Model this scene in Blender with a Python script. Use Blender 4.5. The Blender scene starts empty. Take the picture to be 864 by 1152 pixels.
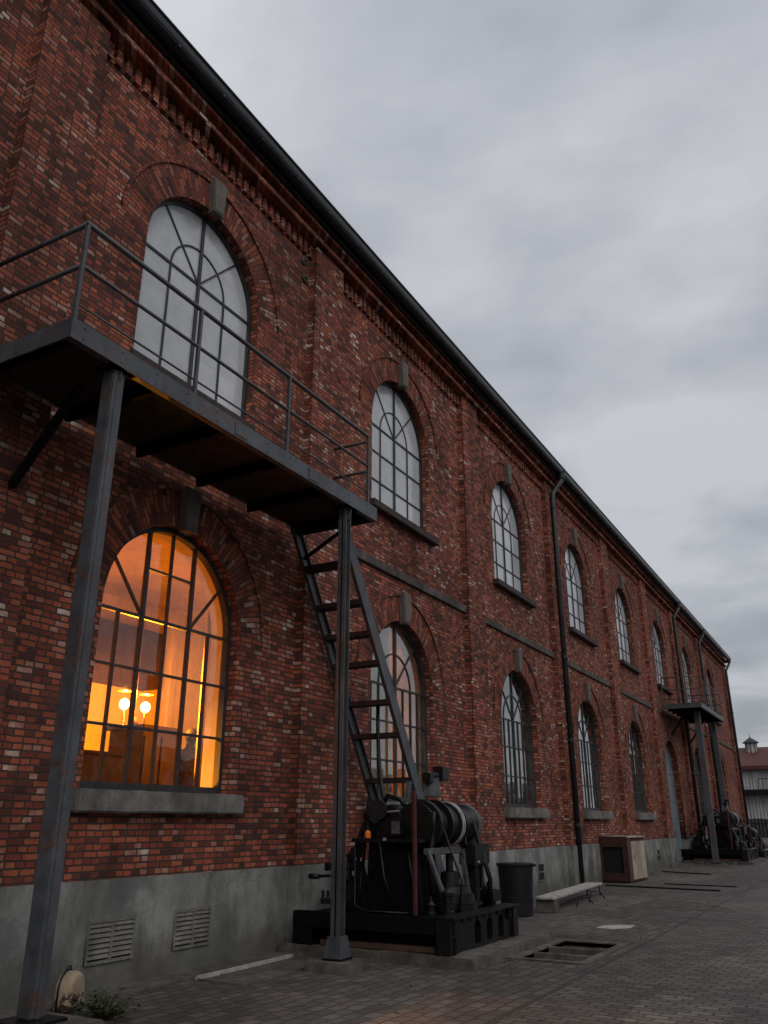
import bpy, bmesh, math, random
from mathutils import Vector, Matrix, noise
random.seed(7)
R = math.radians
S = bpy.context.scene
COL = S.collection
D = 7.19          # distance of the viewer from the brick facade (plane x = 0)

# ------------------------------------------------------------------ helpers
def link(name, me, mat=None, parent=None, loc=None):
    o = bpy.data.objects.new(name, me)
    COL.objects.link(o)
    if mat is not None and me is not None and len(me.materials) == 0:
        me.materials.append(mat)
    if parent is not None: o.parent = parent
    if loc is not None: o.location = loc
    return o

def tag(o, label=None, cat=None, group=None, kind=None):
    if label: o['label'] = label
    if cat: o['category'] = cat
    if group: o['group'] = group
    if kind: o['kind'] = kind
    return o

def thing(name, label, cat, loc=(0, 0, 0), group=None, rz=0):
    o = bpy.data.objects.new(name, None)
    o.empty_display_size = .2
    COL.objects.link(o); o.location = loc; o.rotation_euler = (0, 0, rz)
    return tag(o, label, cat, group)

class MB:
    """collects shapes and links them as one mesh"""
    def __init__(s, off=(0, 0, 0)):
        s.bm = bmesh.new(); s.off = Vector(off)
    def scale_about(s, c, ax_, k):
        for v in s.bm.verts:
            d = v.co - c; t = d.dot(ax_); v.co = c + ax_ * t + (d - ax_ * t) * k
        return s
    def box(s, x0, x1, y0, y1, z0, z1, bev=0):
        r = bmesh.ops.create_cube(s.bm, size=1)
        vs = r['verts']
        for v in vs:
            v.co = Vector(((x0 + x1) / 2 + v.co.x * (x1 - x0), (y0 + y1) / 2 + v.co.y * (y1 - y0), (z0 + z1) / 2 + v.co.z * (z1 - z0)))
        if bev:
            es = list({e for v in vs for e in v.link_edges})
            bmesh.ops.bevel(s.bm, geom=es, offset=bev, segments=2, affect='EDGES')
        return s
    def bar(s, a, b, w, h=None, up=(0, 0, 1), bev=0):
        """rectangular bar from a to b, w wide sideways, h along 'up'"""
        h = w if h is None else h
        a = Vector(a); b = Vector(b); d = (b - a); L = d.length; d.normalize()
        u = Vector(up); sd = d.cross(u)
        if sd.length < 1e-4: sd = d.cross(Vector((1, 0, 0)))
        sd.normalize(); u = sd.cross(d).normalized()
        r = bmesh.ops.create_cube(s.bm, size=1); vs = r['verts']
        for v in vs:
            v.co = a + d * ((v.co.x + .5) * L) + sd * (v.co.y * w) + u * (v.co.z * h)
        if bev:
            es = list({e for v in vs for e in v.link_edges})
            bmesh.ops.bevel(s.bm, geom=es, offset=bev, segments=1, affect='EDGES')
        return s
    def tube(s, pts, r, n=10, cap=True):
        pts = [Vector(p) for p in pts]
        rs = r if isinstance(r, (list, tuple)) else [r] * len(pts)
        rings = []
        prev = None
        for i, p in enumerate(pts):
            if i == 0: d = pts[1] - p
            elif i == len(pts) - 1: d = p - pts[i - 1]
            else: d = (pts[i + 1] - p).normalized() + (p - pts[i - 1]).normalized()
            d.normalize()
            if prev is None:
                u = d.orthogonal().normalized()
            else:
                u = prev - d * prev.dot(d); u.normalize()
            prev = u; w = d.cross(u)
            rings.append([s.bm.verts.new(p + (u * math.cos(2 * math.pi * k / n) + w * math.sin(2 * math.pi * k / n)) * rs[i]) for k in range(n)])
        for a, b in zip(rings, rings[1:]):
            for k in range(n):
                f = s.bm.faces.new((a[k], a[(k + 1) % n], b[(k + 1) % n], b[k])); f.smooth = True
        if cap:
            s.bm.faces.new(rings[0][::-1]); s.bm.faces.new(rings[-1])
        return s
    def lathe(s, origin, axis, prof, n=32):
        """prof = [(distance along axis, radius)...] closed at both ends"""
        o = Vector(origin); d = Vector(axis).normalized(); u = d.orthogonal().normalized(); w = d.cross(u)
        rings = []
        for t, r in prof:
            rings.append([s.bm.verts.new(o + d * t + (u * math.cos(2 * math.pi * k / n) + w * math.sin(2 * math.pi * k / n)) * max(r, .0005)) for k in range(n)])
        for a, b in zip(rings, rings[1:]):
            for k in range(n):
                s.bm.faces.new((a[k], a[(k + 1) % n], b[(k + 1) % n], b[k]))
        s.bm.faces.new(rings[0][::-1]); s.bm.faces.new(rings[-1])
        return s
    def prism(s, poly, a0, a1, axis='y'):
        """polygon in the plane across the axis, pushed from a0 to a1"""
        def P(p, t):
            if axis == 'y': return (p[0], t, p[1])
            if axis == 'x': return (t, p[0], p[1])
            return (p[0], p[1], t)
        A = [s.bm.verts.new(P(p, a0)) for p in poly]; B = [s.bm.verts.new(P(p, a1)) for p in poly]
        n = len(poly)
        for k in range(n):
            s.bm.faces.new((A[k], A[(k + 1) % n], B[(k + 1) % n], B[k]))
        s.bm.faces.new(A[::-1]); s.bm.faces.new(B)
        return s
    def quad(s, *ps):
        s.bm.faces.new([s.bm.verts.new(p) for p in ps]); return s
    def build(s, name, mat, parent=None, loc=None, smooth_angle=None):
        bmesh.ops.recalc_face_normals(s.bm, faces=s.bm.faces)
        for v in s.bm.verts: v.co -= s.off
        me = bpy.data.meshes.new(name); s.bm.to_mesh(me); s.bm.free()
        if smooth_angle: me.shade_smooth_angle(smooth_angle) if hasattr(me, 'shade_smooth_angle') else None
        return link(name, me, mat, parent, loc)

def fill_mesh(name, loops, x0, x1):
    """outline with holes in (y, z), thickness from x0 to x1"""
    cu = bpy.data.curves.new(name, 'CURVE'); cu.dimensions = '2D'; cu.fill_mode = 'BOTH'
    cu.extrude = (x1 - x0) / 2
    for lp in loops:
        sp = cu.splines.new('POLY'); sp.points.add(len(lp) - 1); sp.use_cyclic_u = True
        for p, q in zip(sp.points, lp): p.co = (q[0], q[1], 0, 1)
    ob = bpy.data.objects.new(name, cu); COL.objects.link(ob)
    dg = bpy.context.evaluated_depsgraph_get()
    me = bpy.data.meshes.new_from_object(ob.evaluated_get(dg))
    bpy.data.objects.remove(ob); bpy.data.curves.remove(cu)
    xm = (x0 + x1) / 2
    for v in me.vertices:
        a, b, c = v.co; v.co = (xm + c, a, b)
    me.materials.clear(); me.name = name
    return me

def arch_loop(c, hw, z0, zs, n=28, rz=None):
    """closed outline: straight jambs from z0 to zs and an arch above"""
    rz = hw if rz is None else rz
    L = [(c - hw, z0), (c + hw, z0)]
    for k in range(n + 1):
        a = math.pi * k / n
        L.append((c + hw * math.cos(a), zs + rz * math.sin(a)))
    return L

# ------------------------------------------------------------------ materials
def newmat(name):
    m = bpy.data.materials.new(name); m.use_nodes = True
    nt = m.node_tree; b = nt.nodes['Principled BSDF']
    return m, nt, b
def N(nt, t, **kw):
    n = nt.nodes.new(t)
    for k, v in kw.items(): setattr(n, k, v)
    return n
def inp(nt, n, key, v):
    if hasattr(v, 'links') or isinstance(v, bpy.types.NodeSocket): nt.links.new(v, n.inputs[key])
    else: n.inputs[key].default_value = v
def math_(nt, op, a, b=0.0, clamp=False):
    n = N(nt, 'ShaderNodeMath', operation=op, use_clamp=clamp); inp(nt, n, 0, a); inp(nt, n, 1, b); return n.outputs[0]
def noise_(nt, vec, scale, detail=4, rough=.55, dist=0):
    n = N(nt, 'ShaderNodeTexNoise'); inp(nt, n, 'Vector', vec); n.inputs['Scale'].default_value = scale
    n.inputs['Detail'].default_value = detail; n.inputs['Roughness'].default_value = rough; n.inputs['Distortion'].default_value = dist
    return n.outputs['Fac']
def ramp(nt, fac, stops, interp='LINEAR'):
    n = N(nt, 'ShaderNodeValToRGB'); inp(nt, n, 0, fac); cr = n.color_ramp; cr.interpolation = interp
    while len(cr.elements) < len(stops): cr.elements.new(.5)
    for e, (p, c) in zip(cr.elements, stops):
        e.position = p; e.color = (c, c, c, 1) if isinstance(c, (int, float)) else (*c, 1)
    return n.outputs[0]
def mix(nt, fac, a, b, mode='MIX'):
    n = N(nt, 'ShaderNodeMix', data_type='RGBA', blend_type=mode)
    inp(nt, n, 0, fac)
    for i, v in ((6, a), (7, b)):
        if isinstance(v, bpy.types.NodeSocket): nt.links.new(v, n.inputs[i])
        else: n.inputs[i].default_value = (*v, 1) if len(v) == 3 else v
    return n.outputs[2]
def bump(nt, b, h, strength=.5, dist=.01):
    n = N(nt, 'ShaderNodeBump'); inp(nt, n, 'Height', h); n.inputs['Strength'].default_value = strength; n.inputs['Distance'].default_value = dist
    nt.links.new(n.outputs[0], b.inputs['Normal'])
def objco(nt):
    return N(nt, 'ShaderNodeTexCoord').outputs['Object']
def combine(nt, x, y, z=0.0):
    n = N(nt, 'ShaderNodeCombineXYZ'); inp(nt, n, 0, x); inp(nt, n, 1, y); inp(nt, n, 2, z); return n.outputs[0]
def sep(nt, v):
    n = N(nt, 'ShaderNodeSeparateXYZ'); inp(nt, n, 0, v); return n.outputs

BRICKS = [(0, (.070, .026, .021)), (.14, (.125, .037, .026)), (.27, (.185, .047, .029)), (.42, (.24, .058, .034)), (.56, (.30, .073, .038)),
          (.70, (.39, .108, .055)), (.80, (.32, .13, .09)), (.90, (.42, .25, .195)), (1, (.60, .48, .41))]

def brick_mat(name, uv=False, bw=.188, bh=.067, mortar=.0098, tone=1.16, old=.5):
    m, nt, b = newmat(name)
    if uv:
        tc = N(nt, 'ShaderNodeTexCoord').outputs['UV']; base = tc; vec0 = tc; world = objco(nt)
    else:
        world = objco(nt); x, y, z = sep(nt, world)
        vec0 = combine(nt, math_(nt, 'ADD', x, y), z)
    # slightly uneven courses
    nz = N(nt, 'ShaderNodeTexNoise'); inp(nt, nz, 'Vector', vec0); nz.inputs['Scale'].default_value = 6.5; nz.inputs['Detail'].default_value = 4
    ofs = N(nt, 'ShaderNodeVectorMath', operation='MULTIPLY_ADD'); inp(nt, ofs, 0, nz.outputs['Color'])
    ofs.inputs[1].default_value = (.050, .024, 0); inp(nt, ofs, 2, vec0)
    br = N(nt, 'ShaderNodeTexBrick'); inp(nt, br, 'Vector', ofs.outputs[0])
    br.offset = .5; br.offset_frequency = 2; br.squash = 1.0 if uv else .62; br.squash_frequency = 2
    br.inputs['Color1'].default_value = (0, 0, 0, 1); br.inputs['Color2'].default_value = (1, 1, 1, 1); br.inputs['Mortar'].default_value = (.5, .5, .5, 1)
    br.inputs['Scale'].default_value = 1; br.inputs['Mortar Size'].default_value = mortar; br.inputs['Mortar Smooth'].default_value = .35
    br.inputs['Brick Width'].default_value = bw; br.inputs['Row Height'].default_value = bh
    big = noise_(nt, world, .55, 5, .6)
    mid = noise_(nt, world, 2.6, 5, .65)
    fine = noise_(nt, world, 34, 5, .7)
    idx = math_(nt, 'MULTIPLY_ADD', br.outputs['Color'], .84)   # brick to brick change
    idx.node.inputs[2].default_value = -.185
    idx = math_(nt, 'ADD', idx, math_(nt, 'MULTIPLY', mid, .20))
    idx = math_(nt, 'ADD', idx, math_(nt, 'MULTIPLY', fine, .22))
    idx = math_(nt, 'ADD', idx, math_(nt, 'MULTIPLY', math_(nt, 'SUBTRACT', noise_(nt, world, .42, 4, .6, .3), .5), .55))
    # patches where lime and old paint leave many bricks pale
    pale = ramp(nt, noise_(nt, world, 1.3, 6, .7), [(.52, 0.0), (.68, .21)])
    sel = ramp(nt, br.outputs['Color'], [(.45, 0.0), (.6, 1.0)])
    idx = math_(nt, 'ADD', idx, math_(nt, 'MULTIPLY', pale, sel), True)
    col = ramp(nt, idx, [(p, tuple(v * tone for v in c)) for p, c in BRICKS])
    # soot and damp in broad patches
    soot = ramp(nt, big, [(.34, .55), (.55, 1.0)])
    streak = N(nt, 'ShaderNodeVectorMath', operation='MULTIPLY'); inp(nt, streak, 0, world); streak.inputs[1].default_value = (1.6, 1.6, .16)
    st = ramp(nt, noise_(nt, streak.outputs[0], 1.0, 6, .6), [(.34, .66), (.54, 1.0)])
    mort = mix(nt, fine, (.030, .022, .018), (.10, .078, .064))
    fl = br.outputs['Fac']
    c2 = mix(nt, fl, col, mort)
    c2 = mix(nt, 1.0, c2, soot, 'MULTIPLY'); c2 = mix(nt, 1.0, c2, st, 'MULTIPLY')
    nt.links.new(c2, b.inputs['Base Color'])
    b.inputs['Roughness'].default_value = .88; b.inputs['Specular IOR Level'].default_value = .28
    h = math_(nt, 'MULTIPLY', math_(nt, 'SUBTRACT', 1.0, fl), 1.0)
    h = math_(nt, 'ADD', h, math_(nt, 'MULTIPLY', fine, .55))
    h = math_(nt, 'ADD', h, math_(nt, 'MULTIPLY', br.outputs['Color'], .45))
    bump(nt, b, h, .95, .016)
    return m

def rough_mat(name, c1, c2, scale=3, rough=.8, bumpd=.004, c3=None, metallic=0, spec=.4, detail=6, stain=None, fs=30, rust=None, cracks=False):
    m, nt, b = newmat(name); v = objco(nt)
    f = noise_(nt, v, scale, detail, .62)
    f2 = noise_(nt, v, fs, 5, .7)
    ff = math_(nt, 'ADD', math_(nt, 'MULTIPLY', f, .72), math_(nt, 'MULTIPLY', f2, .28))
    stops = [(.34, c1), (.62, c2)]
    if c3: stops.append((.74, c3))
    col = ramp(nt, ff, stops)
    if stain:
        sv = N(nt, 'ShaderNodeVectorMath', operation='MULTIPLY'); inp(nt, sv, 0, v); sv.inputs[1].default_value = (1.2, 1.2, .35)
        sf = ramp(nt, noise_(nt, sv.outputs[0], 1.1, 7, .65, .3), [(.40, stain), (.58, 1.0)])
        col = mix(nt, 1.0, col, sf, 'MULTIPLY')
    if rust:
        rm = ramp(nt, math_(nt, 'ADD', math_(nt, 'MULTIPLY', noise_(nt, v, 3.2, 8, .78, .4), .7), math_(nt, 'MULTIPLY', noise_(nt, v, 26, 6, .75), .3)), [(.52, 0.0), (.58, rust)])
        rc = ramp(nt, f2, [(.35, (.045, .018, .010)), (.65, (.13, .055, .028))])
        col = mix(nt, rm, col, rc)
    if cracks:
        wv = N(nt, 'ShaderNodeVectorMath', operation='MULTIPLY_ADD'); nn = N(nt, 'ShaderNodeTexNoise'); inp(nt, nn, 'Vector', v); nn.inputs['Scale'].default_value = 3; nn.inputs['Detail'].default_value = 6
        inp(nt, wv, 0, nn.outputs['Color']); wv.inputs[1].default_value = (.5, .5, .5); inp(nt, wv, 2, v)
        vo = N(nt, 'ShaderNodeTexVoronoi', feature='DISTANCE_TO_EDGE'); inp(nt, vo, 'Vector', wv.outputs[0]); vo.inputs['Scale'].default_value = .55
        cr_ = ramp(nt, vo.outputs['Distance'], [(0.0, .62), (.005, 1.0)])
        col = mix(nt, 1.0, col, cr_, 'MULTIPLY')
        # splashed dirt and algae in ragged blotches, rising from the ground
        x_, y_, z_ = sep(nt, v)
        lowd = math_(nt, 'ADD', math_(nt, 'MULTIPLY', z_, 1.1), math_(nt, 'MULTIPLY', noise_(nt, v, 2.2, 7, .7), -1.3))
        dm = ramp(nt, lowd, [(-.25 + .3, .62), (.42, 0.0)]) if False else ramp(nt, math_(nt, 'ADD', lowd, .5), [(.05, .7), (.45, 0.0)])
        col = mix(nt, dm, col, (.060, .056, .042))
        pt = ramp(nt, noise_(nt, v, .9, 6, .6, .5), [(.56, 0.0), (.60, .55)])
        col = mix(nt, pt, col, (.10, .105, .105))
    nt.links.new(col, b.inputs['Base Color'])
    b.inputs['Metallic'].default_value = metallic; b.inputs['Specular IOR Level'].default_value = spec
    rr = N(nt, 'ShaderNodeMapRange'); inp(nt, rr, 0, f2); rr.inputs[3].default_value = max(.05, rough - .14); rr.inputs[4].default_value = min(1, rough + .14)
    nt.links.new(rr.outputs[0], b.inputs['Roughness'])
    bump(nt, b, ff, .6, bumpd)
    return m

M = {}
M['brick'] = brick_mat('weathered red brick')
M['arch_brick'] = brick_mat('brick voussoirs', uv=True, bw=.235, bh=.072, mortar=.009, tone=1.1)
M['concrete'] = rough_mat('stained concrete render', (.12, .122, .112), (.29, .29, .268), 1.5, .9, .007, (.40, .395, .37), stain=.45, cracks=True)
M['sill'] = rough_mat('weathered stone sill', (.10, .095, .085), (.22, .21, .19), 5, .9, .006, (.30, .29, .27), stain=.55)
M['keystone'] = rough_mat('grey keystone', (.075, .064, .055), (.15, .132, .115), 6, .9, .008)
M['dark_sill'] = rough_mat('dark brown sill', (.018, .012, .010), (.05, .033, .027), 6, .75, .003)
M['band'] = rough_mat('grey string course', (.05, .040, .035), (.125, .102, .088), 5, .85, .006, stain=.5)
M['steel'] = rough_mat('dark painted steel', (.036, .042, .050), (.080, .090, .102), 4, .50, .0015, (.13, .135, .14), metallic=.0, spec=.5, stain=.7, rust=.75)
M['frame'] = rough_mat('window steel', (.014, .014, .015), (.034, .034, .036), 9, .5, .001)
M['gutter'] = rough_mat('black gutter metal', (.008, .009, .011), (.022, .024, .028), 4, .38, .001)
M['pipe'] = rough_mat('black cast iron pipe', (.009, .010, .011), (.028, .030, .033), 6, .42, .001)
M['iron'] = rough_mat('black painted machine iron', (.0025, .0025, .003), (.009, .009, .010), 8, .40, .003, (.024, .021, .019), spec=.28)
M['iron_dark'] = rough_mat('sooty iron', (.0015, .0015, .0015), (.005, .0045, .0045), 8, .7, .002, spec=.12)
M['rust'] = rough_mat('rust brown iron', (.018, .009, .007), (.055, .020, .014), 9, .8, .002, (.09, .045, .03))
M['greyiron'] = rough_mat('worn grey iron', (.035, .037, .04), (.10, .105, .11), 8, .5, .002)
M['brightiron'] = rough_mat('polished drum rim', (.18, .185, .19), (.36, .37, .38), 10, .35, .001, spec=.5)
M['rope'] = rough_mat('greasy wire rope', (.003, .003, .0035), (.013, .013, .014), 20, .36, .003, spec=.3)
M['redpaint'] = rough_mat('dark red paint', (.035, .008, .006), (.07, .014, .010), 8, .6, .001)
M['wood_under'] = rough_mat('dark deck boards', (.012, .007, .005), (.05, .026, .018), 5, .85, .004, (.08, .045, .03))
M['tread'] = rough_mat('worn brown tread', (.014, .008, .007), (.045, .021, .017), 7, .7, .003)
M['roof'] = rough_mat('dark roof sheet', (.012, .012, .013), (.03, .03, .032), 3, .6, .002)
M['kerb'] = rough_mat('dirty foundation stone', (.055, .047, .040), (.14, .125, .108), 6, .92, .010, (.21, .195, .17), stain=.6)
M['plastic'] = rough_mat('charcoal plastic', (.006, .006, .008), (.012, .012, .015), 5, .5, .0008, spec=.25)
M['white_wood'] = rough_mat('worn white board', (.20, .19, .175), (.44, .42, .39), 6, .8, .003, (.5, .48, .45))
M['door_blue'] = rough_mat('faded blue grey door paint', (.13, .17, .19), (.20, .245, .265), 3, .7, .003, stain=.7)
M['maroon'] = rough_mat('maroon painted wood', (.025, .008, .006), (.055, .016, .012), 5, .65, .002)
M['brownwood'] = rough_mat('brown panel', (.045, .022, .015), (.085, .042, .030), 6, .7, .002)
M['beige'] = rough_mat('beige board', (.27, .22, .17), (.42, .35, .28), 4, .75, .002, stain=.75)
M['black'] = rough_mat('painted void shade', (.003, .003, .003), (.007, .007, .007), 5, .9, .001)  # black that paints in the shade inside vents and the cabinet opening
M['leaf'] = rough_mat('weed leaf', (.020, .035, .010), (.055, .085, .028), 14, .6, .001)
M['stem'] = rough_mat('weed stem', (.03, .03, .012), (.06, .055, .03), 14, .8, .001)
M['hedge'] = rough_mat('dark stained boards', (.006, .005, .004), (.018, .014, .012), 3, .9, .004)
M['cloth_dark'] = rough_mat('dark wool coat', (.012, .008, .007), (.028, .018, .015), 12, .95, .003)
M['hair'] = rough_mat('dark hair', (.01, .006, .004), (.02, .012, .008), 40, .7, .002)
M['skin'] = rough_mat('skin', (.35, .19, .13), (.42, .24, .17), 9, .6, .001)
M['plaster'] = rough_mat('warm plaster', (.70, .54, .34), (.82, .66, .44), 1.6, .9, .003, stain=.8)
M['floorboards'] = rough_mat('brown floor', (.09, .05, .03), (.15, .09, .05), 4, .7, .002)
M['wardrobe'] = rough_mat('dark wood cupboard', (.022, .010, .006), (.045, .02, .012), 6, .5, .002)
M['brass'] = rough_mat('aged brass', (.16, .09, .03), (.30, .18, .06), 20, .35, .001, metallic=.8)
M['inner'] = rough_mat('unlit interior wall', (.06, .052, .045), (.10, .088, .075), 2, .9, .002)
M['curtain'] = rough_mat('net curtain', (.50, .46, .40), (.68, .63, .56), 3, .9, .002)
M['paper'] = rough_mat('pale cardboard', (.30, .28, .26), (.42, .40, .37), 6, .9, .002)

def emit_mat(name, col, s):
    m = bpy.data.materials.new(name); m.use_nodes = True; nt = m.node_tree; nt.nodes.clear()
    e = N(nt, 'ShaderNodeEmission'); e.inputs[0].default_value = (*col, 1); e.inputs[1].default_value = s
    o = N(nt, 'ShaderNodeOutputMaterial'); nt.links.new(e.outputs[0], o.inputs[0]); return m
M['bulb'] = emit_mat('lit bulb glass', (1, .66, .20), 14)

def glass_mat(name, tint, wav=.004, rough=.015, ior=1.5, base=.065, mul=2.0, dirt_=.16):
    m = bpy.data.materials.new(name); m.use_nodes = True; nt = m.node_tree; nt.nodes.clear()
    v = objco(nt)
    h = noise_(nt, v, 1.6, 2, .5)
    x, y, z = sep(nt, v)
    cell = N(nt, 'ShaderNodeTexWhiteNoise', noise_dimensions='3D')
    rv = N(nt, 'ShaderNodeVectorMath', operation='MULTIPLY'); oi = N(nt, 'ShaderNodeObjectInfo')
    inp(nt, cell, 'Vector', combine(nt, math_(nt, 'FLOOR', math_(nt, 'DIVIDE', y, .42)), math_(nt, 'FLOOR', math_(nt, 'DIVIDE', z, .67)), math_(nt, 'MULTIPLY', oi.outputs['Random'], 90)))
    ad = N(nt, 'ShaderNodeVectorMath', operation='MULTIPLY_ADD'); ge = N(nt, 'ShaderNodeNewGeometry')
    ce = N(nt, 'ShaderNodeVectorMath', operation='SUBTRACT'); inp(nt, ce, 0, cell.outputs['Color']); ce.inputs[1].default_value = (.5, .5, .5)
    inp(nt, ad, 0, ce.outputs[0]); ad.inputs[1].default_value = (.03, .03, .03); inp(nt, ad, 2, ge.outputs['Normal'])
    nr = N(nt, 'ShaderNodeVectorMath', operation='NORMALIZE'); inp(nt, nr, 0, ad.outputs[0])
    bp = N(nt, 'ShaderNodeBump'); nt.links.new(nr.outputs[0], bp.inputs['Normal']); inp(nt, bp, 'Height', h); bp.inputs['Strength'].default_value = .6; bp.inputs['Distance'].default_value = wav
    g = N(nt, 'ShaderNodeBsdfGlossy'); g.inputs['Roughness'].default_value = rough; nt.links.new(bp.outputs[0], g.inputs['Normal'])
    dirt = ramp(nt, noise_(nt, v, 7, 6, .7), [(.45, 0.0), (.75, dirt_)])
    t = N(nt, 'ShaderNodeBsdfTransparent'); t.inputs[0].default_value = (*tint, 1)
    df = N(nt, 'ShaderNodeBsdfDiffuse'); df.inputs[0].default_value = (.35, .33, .30, 1)
    m1 = N(nt, 'ShaderNodeMixShader'); inp(nt, m1, 0, dirt); nt.links.new(t.outputs[0], m1.inputs[1]); nt.links.new(df.outputs[0], m1.inputs[2])
    fr = N(nt, 'ShaderNodeFresnel'); geo = N(nt, 'ShaderNodeNewGeometry')
    # a sheet of glass mirrors the same from either side
    inp(nt, fr, 0, math_(nt, 'ADD', math_(nt, 'MULTIPLY', geo.outputs['Backfacing'], 1 / ior - ior), ior))
    f2 = math_(nt, 'MULTIPLY_ADD', fr.outputs[0], mul, True); f2.node.inputs[2].default_value = base
    m2 = N(nt, 'ShaderNodeMixShader'); inp(nt, m2, 0, f2); nt.links.new(m1.outputs[0], m2.inputs[1]); nt.links.new(g.outputs[0], m2.inputs[2])
    o = N(nt, 'ShaderNodeOutputMaterial'); nt.links.new(m2.outputs[0], o.inputs[0]); return m
M['glass'] = glass_mat('old window glass', (.86, .88, .87))

M['clear_glass'] = glass_mat('cleaner lit window glass', (.95, .93, .88), base=.0, mul=1.25, dirt_=.06)
def sky_pane(name):
    m, nt, b = newmat(name); v = objco(nt)
    f = noise_(nt, v, 1.1, 4, .6); f2 = noise_(nt, v, 5, 4, .6)
    # pale base colour paints in the sky seen in the glass, toned per pane
    x, y, z = sep(nt, v)
    cell = N(nt, 'ShaderNodeTexWhiteNoise', noise_dimensions='2D')
    inp(nt, cell, 'Vector', combine(nt, math_(nt, 'FLOOR', math_(nt, 'DIVIDE', y, .61)), math_(nt, 'FLOOR', math_(nt, 'DIVIDE', z, .62))))
    ff = math_(nt, 'ADD', math_(nt, 'MULTIPLY', f, .7), math_(nt, 'MULTIPLY', cell.outputs[0], .3))
    c = ramp(nt, ff, [(.2, (.38, .40, .42)), (.8, (.54, .56, .575))])
    grime = ramp(nt, noise_(nt, v, 3.5, 7, .7, .4), [(.36, .88), (.56, 1.0)])
    c = mix(nt, 1.0, c, grime, 'MULTIPLY')
    nt.links.new(c, b.inputs['Base Color']); b.inputs['Roughness'].default_value = .12; b.inputs['IOR'].default_value = 1.8
    cn_ = N(nt, 'ShaderNodeTexWhiteNoise', noise_dimensions='3D'); oi = N(nt, 'ShaderNodeObjectInfo')
    inp(nt, cn_, 'Vector', combine(nt, math_(nt, 'FLOOR', math_(nt, 'DIVIDE', y, .585)), math_(nt, 'FLOOR', math_(nt, 'DIVIDE', z, .62)), math_(nt, 'MULTIPLY', oi.outputs['Random'], 90)))
    ce = N(nt, 'ShaderNodeVectorMath', operation='SUBTRACT'); inp(nt, ce, 0, cn_.outputs['Color']); ce.inputs[1].default_value = (.5, .5, .5)
    ad = N(nt, 'ShaderNodeVectorMath', operation='MULTIPLY_ADD'); ge = N(nt, 'ShaderNodeNewGeometry')
    inp(nt, ad, 0, ce.outputs[0]); ad.inputs[1].default_value = (.06, .06, .06); inp(nt, ad, 2, ge.outputs['Normal'])
    nr = N(nt, 'ShaderNodeVectorMath', operation='NORMALIZE'); inp(nt, nr, 0, ad.outputs[0])
    bn_ = N(nt, 'ShaderNodeBump'); nt.links.new(nr.outputs[0], bn_.inputs['Normal']); inp(nt, bn_, 'Height', f2); bn_.inputs['Strength'].default_value = .4; bn_.inputs['Distance'].default_value = .01
    nt.links.new(bn_.outputs[0], b.inputs['Normal']); return m
M['sky_pane'] = sky_pane('painted sky glass')

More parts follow.
